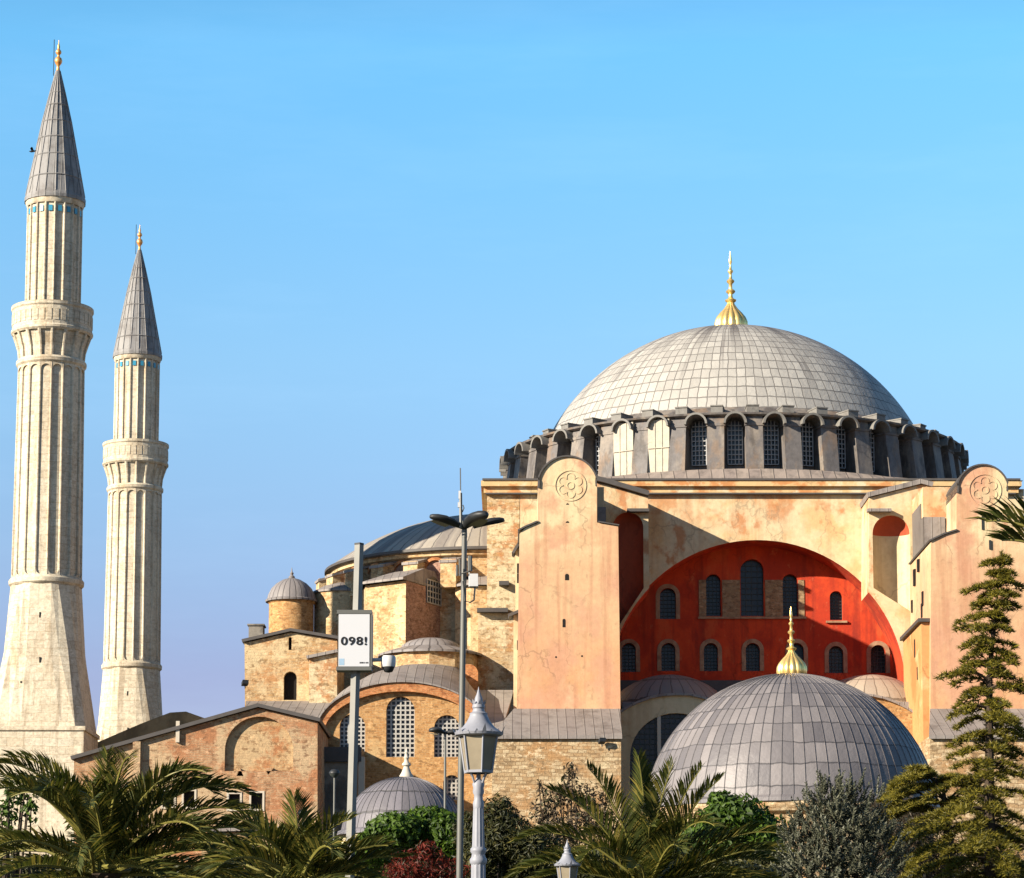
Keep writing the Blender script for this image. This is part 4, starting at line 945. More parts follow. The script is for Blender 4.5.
# ------------------------------------------------------------------ square pole with the number sign
YP = 43.0; kp = YP / FPX
a = P(350, 878, YP); px_ = (P(358.5, 560, YP).x + P(352, 800, YP).x) / 2
pole = thing("sign_pole", (px_, YP, 0), "square grey steel pole carrying a white box sign reading 098! and a camera", "signpost")
lean = (P(359.3, 545, YP).x - P(349.8, 878, YP).x) / (Zp(545, YP) - Zp(878, YP))
zt_ = Zp(545, YP); hp = 4.6 * kp
def px_at(z): return P(354.4, 711, YP).x + lean * (z - Zp(711, YP))
mb = MB(); rings = []
for z in (0, zt_):
    c = px_at(z); rings.append([(c + hp * 1.02 * math.cos(q), YP + hp * 1.02 * math.sin(q), z) for q in [math.radians(10) + PI / 2 * j for j in range(4)]])
M["pole_paint"] = plain("pale_grey_pole_paint", (.27, .265, .24), .55, 0, .25, 3)
mb.loft(rings, True, 0, False, True); mb.build("pole", M["pole_paint"], pole)
mb = MB(); c = px_at(zt_); mb.loft([[(c + hp * 1.06 * math.cos(q), YP + hp * 1.06 * math.sin(q), z) for q in [math.radians(10) + PI / 2 * j for j in range(4)]] for z in (zt_, zt_ + .03)], True, 0, False, True); mb.build("cap", M["steel_dark"], pole)
p, q = P(337.6, 669, YP - .16), P(370.5, 611.5, YP - .16)
mb = MB(); mb.box(p.x, q.x, YP - .15, YP + .1, p.z, q.z)
mb.box(p.x - .02, q.x + .02, YP - .17, YP + .12, q.z - .035, q.z + .025); mb.box(p.x - .02, q.x + .02, YP - .17, YP + .12, p.z - .02, p.z + .035)
mb.box(q.x + .001, q.x + .03, YP - .16, YP + .11, p.z + .04, q.z - .04)
sb = mb.build("sign_box", M["steel"], pole)
mb = MB(); mb.box(p.x + .012, q.x - .012, YP - .162, YP - .151, p.z + .04, q.z - .04); face = mb.build("sign_face", M["sign_white"], sb)
def lettering(txt, cx_, cz_, y, h, width, off, mat, parent, name):
    cu = bpy.data.curves.new(name, 'FONT'); cu.body = txt; cu.size = 1; cu.offset = off; cu.extrude = .004; cu.space_character = 1.12; cu.align_x = 'CENTER'; cu.align_y = 'CENTER'
    tmp = bpy.data.objects.new(name, cu); COL.objects.link(tmp)
    dg = bpy.context.evaluated_depsgraph_get(); dg.update()
    me = bpy.data.meshes.new_from_object(tmp.evaluated_get(dg)); bpy.data.objects.remove(tmp)
    xs = [v.co.x for v in me.vertices]; ys = [v.co.y for v in me.vertices]
    sx, sy = width / (max(xs) - min(xs)), h / (max(ys) - min(ys)); mx_, my_ = (max(xs) + min(xs)) / 2, (max(ys) + min(ys)) / 2
    pw = Vector(parent["_w"])
    for v in me.vertices:
        v.co = Vector((cx_ + (v.co.x - mx_) * sx, y - v.co.z, cz_ + (v.co.y - my_) * sy)) - pw
    me.materials.clear(); me.materials.append(mat)
    o = bpy.data.objects.new(name, me); COL.objects.link(o); o.parent = parent; return o
l0 = P(353.8, 641, YP - .16); lettering("098!", l0.x, l0.z, YP - .166, 8.6 * kp, 26 * kp, .022, M["ink"], sb, "lettering")
mb = MB(); z = p.z + .085
for k, wd in enumerate((.018, .02, .014, .012, .016, .018)): mb.box(q.x - .16 + k * .023, q.x - .16 + k * .023 + wd, YP - .164, YP - .161, z, z + .022)
mb.build("small_print", M["ink"], sb)
mb = MB(); mb.box(p.x + .02, p.x + .1, YP - .164, YP - .161, p.z + .06, p.z + .16); mb.build("print_patch", M["pale_blue"], sb)
mb = MB(); c = P(388.5, 664, YP); kq_ = kp
mb.tube([(q.x, YP, P(372, 660, YP).z), (c.x, YP, P(378, 659.5, YP).z)], .03, 8)
mb.lathe([(.01, 4.6 * kq_), (6.5 * kq_, 4.2 * kq_), (7.4 * kq_, 2.5 * kq_), (7.4 * kq_, -4 * kq_), (6.8 * kq_, -7 * kq_)], (c.x, YP, c.z + .06), 20)
cm = mb.build("dome_camera", M["cam_white"], pole, smooth=40)
mb = MB(); mb.lathe([(6.3 * kq_, -6.8 * kq_), (5.6 * kq_, -9 * kq_), (4 * kq_, -12 * kq_), (.002, -12.9 * kq_)], (c.x, YP, c.z + .06), 20, cap0=True); mb.build("lens_cover", M["steel_dark"], cm, smooth=60)

# ------------------------------------------------------------------ tall lamp with paddle shaped heads
YT_ = 55.0; kt = YT_ / FPX
top = P(464.5, 530, YT_); bot = P(459.5, 878, YT_)
tl = thing("street_lamp", (bot.x, YT_, 0), "tall slim grey lamp post with dark leaf shaped heads and an antenna on top", "street lamp")
ln = (top.x - bot.x) / (top.z - bot.z); X_ = lambda z: bot.x + ln * (z - bot.z)
mb = MB(); mb.tube([(X_(0), YT_, 0), (X_(top.z * .5), YT_, top.z * .5), (X_(top.z), YT_, top.z)], [3.6 * kt, 3.3 * kt, 2.6 * kt], 12); mb.build("pole", M["steel"], tl, smooth=40)
mb = MB(); mb.tube([(top.x, YT_, top.z - .15), (top.x, YT_, top.z + .18)], [2.9 * kt, 2.6 * kt], 10); mb.build("collar", M["steel"], tl, smooth=40)
def paddle(p0, p1, wid, thick, parent, white=True):
    """A flat lamp head: leaf outline swept from the pole outward."""
    p0, p1 = Vector(p0), Vector(p1); d = p1 - p0; sd = d.cross(Vector((0, 0, 1))).normalized(); up = sd.cross(d).normalized()
    mb = MB(); rings = []
    for f_, w_ in ((0, .22), (.12, .42), (.35, .86), (.6, 1.0), (.82, .82), (.95, .48), (1, .15)):
        c = p0 + d * f_ + up * (thick * .5 * math.sin(PI * f_))
        rings.append([c + sd * (wid * w_ * math.cos(q)) + up * (thick * (.35 + .65 * w_) * math.sin(q)) for q in [2 * PI * j / 12 for j in range(12)]])
    mb.loft(rings, True, 0, True, True); hd_ = mb.build("lamp_head", M["steel_dark"], parent, smooth=50)
    mb = MB(); mb.loft([[p0 + d * f_ + sd * (wid * w_ * s_ * .8) - up * thick * 1.0 for s_ in (-1, 1)] for f_, w_ in ((.45, .85), (.6, .95), (.8, .8), (.92, .5))], False)
    mb.build("lens", M["lamp_glass"], hd_)
cpt = P(463.5, 528, YT_)
paddle(cpt, P(430, 516, YT_ - .3), .17, .075, tl)
paddle(cpt, P(486, 513.5, YT_ - .75), .19, .10, tl)
paddle(P(474, 527, YT_), P(504, 520, YT_ + .35), .17, .07, tl)
mb = MB(); a_ = P(461, 528, YT_ - .1); b_ = P(460.3, 468, YT_ - .1); m_ = P(460.6, 493, YT_ - .1)
mb.tube([a_, m_], .035, 6); mb.tube([m_, b_], .012, 5); mb.tube([P(462.3, 512, YT_ - .1), P(464, 508, YT_ - .1), P(463, 505, YT_ - .1)], .012, 5); mb.build("antenna", M["steel"], tl)
mb = MB(); mb.obox(P(459.3, 505, YT_ - .1), Vector((.03, 0, 0)), Vector((0, .03, 0)), Vector((0, 0, .05))); mb.obox(P(459.8, 495, YT_ - .1), Vector((.025, 0, 0)), Vector((0, .03, 0)), Vector((0, 0, .08))); mb.build("sensor", M["cam_white"], tl)
mb = MB(); p, q = P(469.5, 586.5, YT_ - .1), P(478, 574, YT_ - .1); mb.box(p.x, q.x, YT_ - .15, YT_ + .1, p.z, q.z); mb.box(p.x - .02, p.x, YT_ - .1, YT_, p.z, q.z + .05); mb.build("control_box", M["cam_white"], tl)
mb = MB(); mb.tube([P(467, 579, YT_), P(470, 576, YT_)], .03, 5); mb.tube([P(463, 581, YT_ - .1), P(465, 601, YT_ - .1), P(470, 602.5, YT_ - .1), P(474, 600, YT_ - .1), P(475, 587, YT_ - .1)], .018, 5); mb.build("cable", M["steel_dark"], tl)
mb = MB()
for x_, y0_, y1_, r_ in ((457, 576, 565, .025), (459.8, 576, 559, .022), (470, 571, 556, .045)): mb.tube([P(x_, y0_, YT_ - .15), P(x_, y1_, YT_ - .15)], r_, 7)
mb.tube([P(456.5, 575, YT_ - .15), P(471, 571, YT_ - .15)], .014, 5); mb.build("aerial", M["steel"], tl)

# ------------------------------------------------------------------ white cast iron lanterns
def lantern(px, ptop, Y, label, first=None):
    k = 34.0 / FPX; base = Vector((P(px, ptop + 90, Y).x, Y, 0)); zt = Zp(ptop, Y)
    t = thing("lantern_post", base, label, "street lamp", "white lantern posts")
    if first is not None:                       # copy the parts of the first lantern
        for ch in [c for c in bpy.data.objects if c.parent == first[0]]:
            cc = copy_tree(ch, t); cc.location.z += zt - first[1]
        return t
    z = lambda py: zt - (py - ptop) * k * 1.01
    r = lambda w_: w_ * k
    B = (base.x, Y, 0)
    mb = MB(); sec = [(2 * PI * q / 24, 1 + (.05 if q % 2 else -.05)) for q in range(24)]
    mb.lathe([(r(11), 0), (r(11), z(1000)), (r(9), z(985))], B, 16)
    mb.lathe([(r(8), z(990)), (r(7), z(862)), (r(6.6), z(854))], B, sec=sec)
    mb.lathe([(r(6.8), z(864)), (r(8.4), z(862)), (r(8.6), z(858.5)), (r(7), z(856)), (r(6.5), z(853)), (r(8), z(851)), (r(8), z(848)), (r(6), z(846))], B, 20)
    mb.lathe([(r(6.2), z(848)), (r(5.2), z(812)), (r(5.0), z(806))], B, sec=sec)
    mb.lathe([(r(5.2), z(808)), (r(5.6), z(803)), (r(4.4), z(799)), (r(4.4), z(795)), (r(5.8), z(792)), (r(5.2), z(788)), (r(6.2), z(784)), (r(5.0), z(781.5)), (r(2.4), z(779)), (r(2.2), z(772))], B, 20)
    for q in range(4):
        a = PI / 4 + q * PI / 2; d, tg = radial(a)
        mb.tube([Vector(B) + d * r(3.5) + Vector((0, 0, z(785))), Vector(B) + d * r(6.5) + Vector((0, 0, z(781))), Vector(B) + d * r(8) + Vector((0, 0, z(777))), Vector(B) + d * r(11) + Vector((0, 0, z(773)))], r(1.1), 6)
    mb.build("post", M["lamp_white"], t, smooth=50)
    mb = MB(); n = 6; off = .25
    def hexr(rr, zz): return [Vector((B[0] + rr * math.sin(2 * PI * q / n + off), Y - rr * math.cos(2 * PI * q / n + off), zz)) for q in range(n)]
    mb.loft([hexr(r(13.6), z(772)), hexr(r(19), z(737))], True); gl = mb.build("lantern_glass", M["lamp_glass"], t)
    mb = MB()
    for p_, q_ in zip(hexr(r(14), z(773)), hexr(r(19.6), z(735))): mb.tube([p_, q_], r(1.15), 6)
    mb.lathe([(r(12), z(773.5)), (r(15.2), z(773)), (r(15.2), z(770.5)), (r(13.8), z(770.5))], B, sec=[(2 * PI * q / 6 + off, 1) for q in range(6)])
    mb.build("lantern_frame", M["lamp_white"], t)
    mb = MB(); mb.lathe([(r(19), z(737)), (r(23.5), z(735.5)), (r(24.5), z(733)), (r(22.5), z(731.5)), (r(16), z(727)), (r(12), z(722)), (r(9.5), z(717)), (r(8.8), z(715)), (r(9.2), z(713.5)), (r(6.4), z(712)), (r(5.6), z(709)), (r(6.5), z(707.5)), (r(5.8), z(704)), (r(4.4), z(703.5)), (r(3.8), z(698)), (r(2.0), z(694)), (r(.9), z(690)), (r(.05), z(686.5))], B, 24)
    for q in range(6):                         # leaf shaped crestings on the crown and the cap
        a = 2 * PI * q / 6 + off; d, tg = radial(a)
        b0 = Vector(B) + d * r(23.5) + Vector((0, 0, z(735)))
        mb.loft([[b0 - tg * r(2.4), b0 + tg * r(2.4)], [b0 + d * r(2) - tg * r(1.7) + Vector((0, 0, r(4))), b0 + d * r(2) + tg * r(1.7) + Vector((0, 0, r(4)))], [b0 + d * r(4.6) + Vector((0, 0, r(9))) - tg * .002, b0 + d * r(4.6) + Vector((0, 0, r(9))) + tg * .002]], False)
        for s_ in (-1, 1):
            c_ = b0 + tg * s_ * r(7.5) - d * r(1.2); mb.loft([[c_ - tg * r(2.6), c_ + tg * r(2.6)], [c_ + d * r(1.6) + Vector((0, 0, r(4.2))) - tg * r(.4), c_ + d * r(1.6) + Vector((0, 0, r(4.2))) + tg * r(.4)]], False)
        b1 = Vector(B) + d * r(5.6) + Vector((0, 0, z(705)))
        mb.loft([[b1 - tg * r(1.9), b1 + tg * r(1.9)], [b1 + d * r(1.8) - tg * r(1.3) + Vector((0, 0, r(3))), b1 + d * r(1.8) + tg * r(1.3) + Vector((0, 0, r(3)))], [b1 + d * r(2.8) - tg * .002 + Vector((0, 0, r(5.4))), b1 + d * r(2.8) + tg * .002 + Vector((0, 0, r(5.4)))]], False)
    mb.build("lantern_cap", M["lamp_white"], t, smooth=40)
    return t
L1 = lantern(478.5, 686.5, 34.0, "large white ornate lantern post beside the tall slim lamp pole")
lantern(567.5, 839, 62.0, "smaller looking white lantern top low before the palm fronds", (L1, Zp(686.5, 34.0)))

# park lamps in front of the brick hall
YK = 105.0; kk = YK / FPX
b = P(445, 800, YK); dl = thing("twin_head_lamp", (b.x, YK, 0), "thin pole with two dark flat lamp heads before the right latticed window", "street lamp")
zt = Zp(733, YK)
mb = MB(); mb.tube([(b.x, YK, 0), (b.x, YK, zt)], [1.7 * kk, 1.2 * kk], 8); mb.build("pole", M["steel"], dl)
paddle((b.x, YK, zt), P(429, 730, YK - .2), .24, .11, dl); paddle((b.x, YK, zt), P(462, 733.5, YK + .2), .24, .11, dl)
YK2 = 112.0; k2 = YK2 / FPX
def globe_lamp(px, py, label, first=None):
    b = P(px, py, YK2); t = thing("ball_lamp", (b.x, YK2, 0), label, "park lamp", "ball headed park lamps")
    if first is not None:
        for ch in [c for c in bpy.data.objects if c.parent == first[0]]:
            cc = copy_tree(ch, t); cc.location.z += b.z - first[1]
        return t
    mb = MB(); mb.tube([(b.x, YK2, -3), (b.x, YK2, b.z - .15)], 1.0 * k2, 8); mb.build("pole", M["steel"], t)
    mb = MB(); r = 5.5 * k2; mb.lathe([(.01, r * .72), (r * .6, r * .6), (r * .95, r * .2), (r, 0), (r * .98, -.03)], (b.x, YK2, b.z), 16); hd_ = mb.build("lamp_head", M["steel_dark"], t, smooth=60)
    mb = MB(); mb.lathe([(r * .95, -.02), (r * .8, -r * .4), (r * .35, -r * .75), (r * .2, -r * .9)], (b.x, YK2, b.z), 16); mb.build("globe", M["grille_dark"], hd_, smooth=60)
    return t
G1 = globe_lamp(334.5, 773, "thin post with a dark round head before the grey wall left of the square pole")
globe_lamp(303, 813, "dark round lamp head low in front of the gabled annex corner", (G1, P(334.5, 773, YK2).z))

# floodlights
def flood(px, py, Y, label, s=1.0):
    c = P(px, py, Y); t = thing("floodlight", c, label, "floodlight", "dark floodlights")
    mb = MB(); mb.obox(c + Vector((0, 0, .12 * s)), Vector((.34 * s, .12 * s, 0)), Vector((-.1 * s, .26 * s, -.08)), Vector((0, .05 * s, .22 * s))); mb.build("housing", M["steel_dark"], t)
    mb = MB(); mb.tube([c + Vector((0, .1, -.5 * s)), c + Vector((0, .1, 0))], .05, 6); mb.build("bracket", M["steel_dark"], t)
flood(245, 684, 195.5, "dark floodlight on the roof ridge above the gabled annex", .6)
flood(602, 742, 189.6, "dark floodlight under the lead roof at the foot of the peach tower", .6)

# ------------------------------------------------------------------ plants
rnd = random.Random(5)
def frond(mb_l, mb_r, base, az, el, L, droop, n=58, leaf=.44, wid=.05, twist=0.0, vee=.45):
    d = Vector((math.sin(az) * math.cos(el), -math.cos(az) * math.cos(el), math.sin(el)))
    side0 = Vector((math.cos(az), math.sin(az), 0))
    p = Vector(base); steps = 26; pts = [p.copy()]; dirs = []
    e = el
    for k in range(steps):
        f = k / steps
        e -= droop * (0.25 + 1.6 * f * f) / steps
        d = Vector((math.sin(az + twist * f) * math.cos(e), -math.cos(az + twist * f) * math.cos(e), math.sin(e)))
        p = p + d * (L / steps); pts.append(p.copy()); dirs.append(d.copy())
    dirs.append(dirs[-1])
    mb_r.tube(pts, [.035 * (1 - .85 * k / steps) + .004 for k in range(steps + 1)], 5)
    for k in range(n):
        f = .12 + .88 * (k + .5) / n; q = f * steps; i = min(int(q), steps - 1); c = pts[i].lerp(pts[i + 1], q - i); t = dirs[i]
        s = side0; up = s.cross(t); up = up if up.z > 0 else -up
        ln = leaf * (.45 + .9 * math.sin(PI * min(f * .86 + .12, 1))) * rnd.uniform(.85, 1.1)
        for sg in (-1, 1):
            ang = .95 - .55 * f
            dr = (s * sg * math.sin(ang) + t * math.cos(ang) + up * (vee * rnd.uniform(.6, 1.3))).normalized()
            w_ = t.cross(dr).cross(dr).normalized() * wid * rnd.uniform(.8, 1.2) * .5 if rnd.random() < .5 else t * wid * .5
            m1 = c + dr * ln * .5; e1 = c + dr * ln + Vector((0, 0, -ln * .16))
            i_ = mb_l.pts([c - w_ * .5, c + w_ * .5, m1 + w_, m1 - w_, e1])
            mb_l.face((i_[0], i_[1], i_[2], i_[3])); mb_l.face((i_[3], i_[2], i_[4]))
def palm(base_px, Y, label, specs, trunk_r=.28, ls=1.0, group="palm trees in the park", fixed=None):
    c = P(base_px[0], base_px[1], Y) if fixed is None else Vector(fixed)
    t = thing("palm_tree", (c.x, Y, 0), label, "palm tree", group)
    mb = MB(); rings = []; n = 12; nz = max(4, int(c.z / .18))
    for k in range(nz + 1):
        z = c.z * k / nz; rr = trunk_r * (1.12 if k % 2 else .95) * (1 + .25 * max(0, 1 - z / .8))
        rings.append([(c.x + rr * math.cos(2 * PI * j / n + k), c.y + rr * math.sin(2 * PI * j / n + k), z) for j in range(n)])
    mb.loft(rings, True, 0, False, True); mb.build("trunk", M["bark"], t)
    for (az, el, L, dr, tw) in specs:
        a = MB(); b = MB(); frond(a, b, c + Vector((rnd.uniform(-.12, .12), rnd.uniform(-.12, .12), rnd.uniform(-.1, .12))), math.radians(az), math.radians(el), L, dr, twist=tw, n=int(17 * L / ls) + 10, leaf=.44 * ls, wid=.042 * ls)
        f_ = a.build("frond", M["palm"], t); b.build("midrib", M["palm_rib"], f_)
    return t
def specs(n, L0, L1, seed, extra=()):
    r = random.Random(seed); out = list(extra)
    for k in range(n):
        el = 82 - 88 * (k / n) ** .9 + r.uniform(-6, 6)
        out.append((k * 137.5 + r.uniform(-14, 14), el, r.uniform(L0, L1) * (.8 + .2 * min(1, k / 6)), r.uniform(1.5, 2.5) if el > 20 else r.uniform(.8, 1.3), r.uniform(-.25, .25)))
    return out
# azimuth 0 = towards the camera, 90 = right, -90 = left
palm((102, 874), 45.0, "big feathery palm with arching fronds at the lower left before the minaret",
     specs(34, 2.3, 3.1, 3, ((-75, 58, 2.9, 1.7, 0), (80, 52, 3.0, 1.9, 0), (60, 66, 2.6, 1.8, .1), (-60, 70, 2.6, 1.8, -.1), (85, 28, 3.2, 1.3, .1), (-95, 30, 3.0, 1.3, 0), (10, 78, 2.1, .9, 0), (100, 42, 2.8, 2.2, 0), (-40, 80, 2.2, 2.1, 0), (70, 15, 3.3, 1.0, 0), (-120, 62, 2.6, 1.9, 0), (120, 60, 2.7, 1.9, 0))))
palm((292, 882), 41.0, "small palm with upright fronds left of the square sign pole",
     specs(18, 1.1, 1.6, 8, ((-10, 80, 1.3, .6, 0), (60, 60, 1.3, 1.2, 0), (-70, 62, 1.3, 1.4, 0), (75, 38, 1.5, 1.0, 0), (95, 30, 1.6, .9, 0), (-85, 35, 1.5, 1.1, 0))))
palm((648, 896), 66.0, "palm with tall upright fronds in front of the large tomb dome",
     [(a, b, c * 1.45, d, e) for a, b, c, d, e in specs(20, 1.7, 2.4, 14, ((0, 84, 1.9, .35, 0), (-18, 80, 2.3, .5, 0), (35, 76, 2.2, .5, 0), (62, 66, 2.2, .7, 0), (50, 72, 2.3, .6, 0), (-45, 68, 2.5, .8, 0), (-62, 60, 2.5, 1.1, 0), (85, 46, 2.5, 1.5, 0), (75, 35, 2.6, 1.3, 0), (95, 30, 2.5, 1.4, 0), (-80, 46, 2.4, 1.7, 0), (-90, 30, 2.4, 1.5, 0), (95, 15, 2.3, .8, 0), (-70, 18, 2.0, .9, 0)))], ls=1.4)
pc = P(1100, 572, 30.0)
palm(None, 30.0, "palm beyond the right edge, only dark frond tips crossing the right peach tower",
     [(-90, 44, 1.32, 1.2, 0), (-84, 34, 1.2, .9, 0)] + [(k * 137.5 % 150 + 15, 70 - k * 5, 1.9, 1.5, 0) for k in range(12)], .2, 1.15, fixed=(pc.x, 30.0, pc.z))

def leaf_mass(mb, blobs, n, size, r, flat=.5, hang=0.0, shell=.55):
    """Leaf faces spread through ellipsoids (centre, radii), thicker towards the outside."""
    vol = [b[1].x * b[1].y * b[1].z for b in blobs]; tot = sum(v ** .67 for v in vol)
    for (c, rad), v in zip(blobs, vol):
        for _ in range(int(n * v ** .67 / tot)):
            d = Vector((r.gauss(0, 1), r.gauss(0, 1), r.gauss(0, 1))).normalized()
            q = r.random() ** .35 if r.random() < shell else r.random() ** .6
            q *= 1 + .22 * noise.noise((d * 2.2 + c * .7))
            p = c + Vector((d.x * rad.x, d.y * rad.y, d.z * rad.z)) * q
            if p.z < .05: continue
            nrm = (d + Vector((r.uniform(-1, 1), r.uniform(-1, 1), r.uniform(-.6, 1)))).normalized()
            u = nrm.cross(Vector((r.uniform(-1, 1), r.uniform(-1, 1), r.uniform(-1, .2)))).normalized(); w_ = nrm.cross(u)
            s = size * r.uniform(.65, 1.3); a = u * s; b = w_ * s * flat
            i = mb.pts([p - a, p + b + nrm * s * .12, p + a, p - b + nrm * s * .12]); mb.face((i[0], i[1], i[2])); mb.face((i[0], i[2], i[3]))
def bush(name, label, Y, blobs_px, mat, n, size, cat="bush", stems=6, flat=.5, depth=1.0, group=None, seed=1):
    """blobs_px: (centre px, centre py, half width px, half height px, depth offset)"""
    r = random.Random(seed); k = Y / FPX
    bl = []
    for (x, y, hw_, hh, dy) in blobs_px:
        c = P(x, y, Y + dy); bl.append((c, Vector((hw_ * k, hw_ * k * depth, hh * k))))
    bx = sum(b[0].x for b in bl) / len(bl)
    t = thing(name, (bx, Y, 0), label, cat, group)
    mb = MB()
    for i in range(stems):
        c, rad = bl[i % len(bl)]; tip = c + Vector((r.uniform(-.5, .5) * rad.x, r.uniform(-.5, .5) * rad.y, rad.z * r.uniform(.1, .8)))
        b0 = Vector((bx + r.uniform(-.3, .3), Y + r.uniform(-.3, .3), 0)); mid = b0.lerp(tip, .5) + Vector((r.uniform(-.2, .2), r.uniform(-.2, .2), .25))
        mb.tube([b0, mid, tip], [.07, .045, .012] if stems < 20 else [.035, .022, .008], 6)
    mb.build("stems", M["bark"], t)
    mb = MB(); leaf_mass(mb, bl, n, size, r, flat); mb.build("foliage", M[mat], t)
    return t
B_ = "bushes and shrubs along the park"
bush("green_bush", "bright green rounded bush in front of the small lead dome", 80, [(395, 832, 32, 20, 0), (428, 822, 26, 17, 1), (450, 835, 22, 22, 0), (372, 852, 22, 20, 0), (415, 855, 50, 30, 2)], "leaf", 15000, .095, seed=2)
bush("red_bush", "deep red leaved bush low in front of the green bush", 66, [(420, 872, 34, 26, 0), (398, 880, 24, 18, -.5), (452, 878, 22, 20, 0), (425, 850, 12, 10, 0)], "leaf_red", 3600, .075, seed=3, flat=.22)
bush("dark_tree", "dark evergreen bush behind the white lantern post", 76, [(508, 838, 30, 28, 0), (500, 815, 20, 20, 0), (535, 852, 30, 28, 0), (480, 855, 26, 28, 0), (512, 870, 50, 30, 1), (470, 832, 18, 20, .5)], "leaf_dark", 16000, .085, flat=.28, cat="tree", seed=4)
bush("brown_shrub", "sparse brownish shrub with upright twigs before the pale stone base wall", 84, [(570, 775, 9, 17, 0), (560, 796, 17, 14, 0), (545, 812, 17, 16, 0), (585, 800, 17, 20, 0), (600, 822, 22, 22, 0), (565, 830, 34, 22, 0), (540, 788, 5, 9, 0), (606, 796, 8, 10, 0)], "leaf_brown", 2300, .085, stems=44, flat=.35, seed=5)
bush("leafy_bush", "glossy green bush just below the left side of the large tomb dome", 88, [(735, 818, 34, 24, 0), (712, 838, 30, 30, 0), (760, 838, 32, 26, 0), (735, 860, 60, 34, 1), (722, 802, 16, 12, 0), (690, 850, 26, 26, 1)], "leaf", 15000, .11, seed=6)
bush("young_tree", "thin young tree with small pale leaves before the far left minaret base", 62, [(14, 792, 15, 16, 0), (30, 806, 10, 22, 0), (6, 815, 14, 18, 0), (26, 782, 7, 8, 0)], "leaf", 420, .075, cat="tree", stems=12, seed=7)
bush("dark_hedge", "dark hedge filling the gap below the far left palm", 90, [(30, 880, 70, 26, 0), (110, 885, 70, 22, 0), (180, 880, 60, 22, 0), (245, 880, 50, 22, 0), (300, 872, 40, 26, 0), (340, 872, 30, 22, 0)], "leaf_dark", 15000, .11, cat="hedge", seed=8)
bush("low_bush", "low dark bush between the small white lantern and the tomb", 82, [(600, 868, 48, 24, 0), (660, 868, 46, 28, 1), (560, 872, 40, 20, 0), (720, 880, 60, 22, 0), (770, 872, 36, 30, 1)], "leaf_dark", 14000, .095, seed=9)
bush("thicket", "dull olive thicket of fine twigs between the silvery shrub and the cedar", 78, [(905, 835, 34, 44, 0), (885, 860, 30, 30, 0), (935, 858, 40, 34, 1), (880, 815, 14, 22, 0), (985, 872, 60, 26, 1)], "leaf_brown", 9000, .09, stems=60, flat=.2, seed=10)

# silvery conifer shrub: many upright bottle-brush shoots
def silver_shrub():
    Y = 58.0; k = Y / FPX; r = random.Random(21)
    bl = [(P(838, 845, Y), 44 * k, 56 * k), (P(812, 862, Y), 34 * k, 50 * k), (P(868, 858, Y), 36 * k, 52 * k), (P(832, 805, Y), 26 * k, 24 * k), (P(855, 815, Y), 28 * k, 30 * k), (P(800, 850, Y), 18 * k, 26 * k)]
    t = thing("silvery_shrub", (bl[0][0].x, Y, 0), "silvery grey green conifer shrub with spiky shoots below the tomb dome", "shrub")
    mb = MB(); st_ = MB()
    for (c, a, h) in bl:
        st_.tube([(c.x, Y, 0), c + Vector((0, 0, h * .5))], [.09, .03], 7)
        for _ in range(int(190 * a * h / (.8 * .9))):
            d = Vector((r.gauss(0, 1), r.gauss(0, 1), r.gauss(0, 1))).normalized(); q = r.uniform(.45, 1.05)
            p = c + Vector((d.x * a, d.y * a, d.z * h)) * q
            dr = (d * .8 + Vector((r.uniform(-.5, .5), r.uniform(-.5, .5), .85))).normalized(); L = r.uniform(.2, .42)
            u = dr.cross(Vector((r.uniform(-1, 1), .3, .1))).normalized(); w_ = dr.cross(u)
            for j in range(18):
                s = j / 18; an = j * 2.4; rad = (u * math.cos(an) + w_ * math.sin(an)); b0 = p + dr * L * s; ln = .105 * (1.1 - .55 * s)
                e = b0 + (rad * .9 + dr * .7) * ln; sd = dr.cross(rad) * .022
                i = mb.pts([b0 - sd, b0 + sd, e]); mb.face(i)
            i = mb.pts([p + u * .022, p + w_ * .022, p - u * .022, p - w_ * .022, p + dr * L * 1.1])
            for j in range(4): mb.face((i[j], i[(j + 1) % 4], i[4]))
    st_.build("trunk", M["bark"], t); mb.build("foliage", M["silver"], t)
silver_shrub()

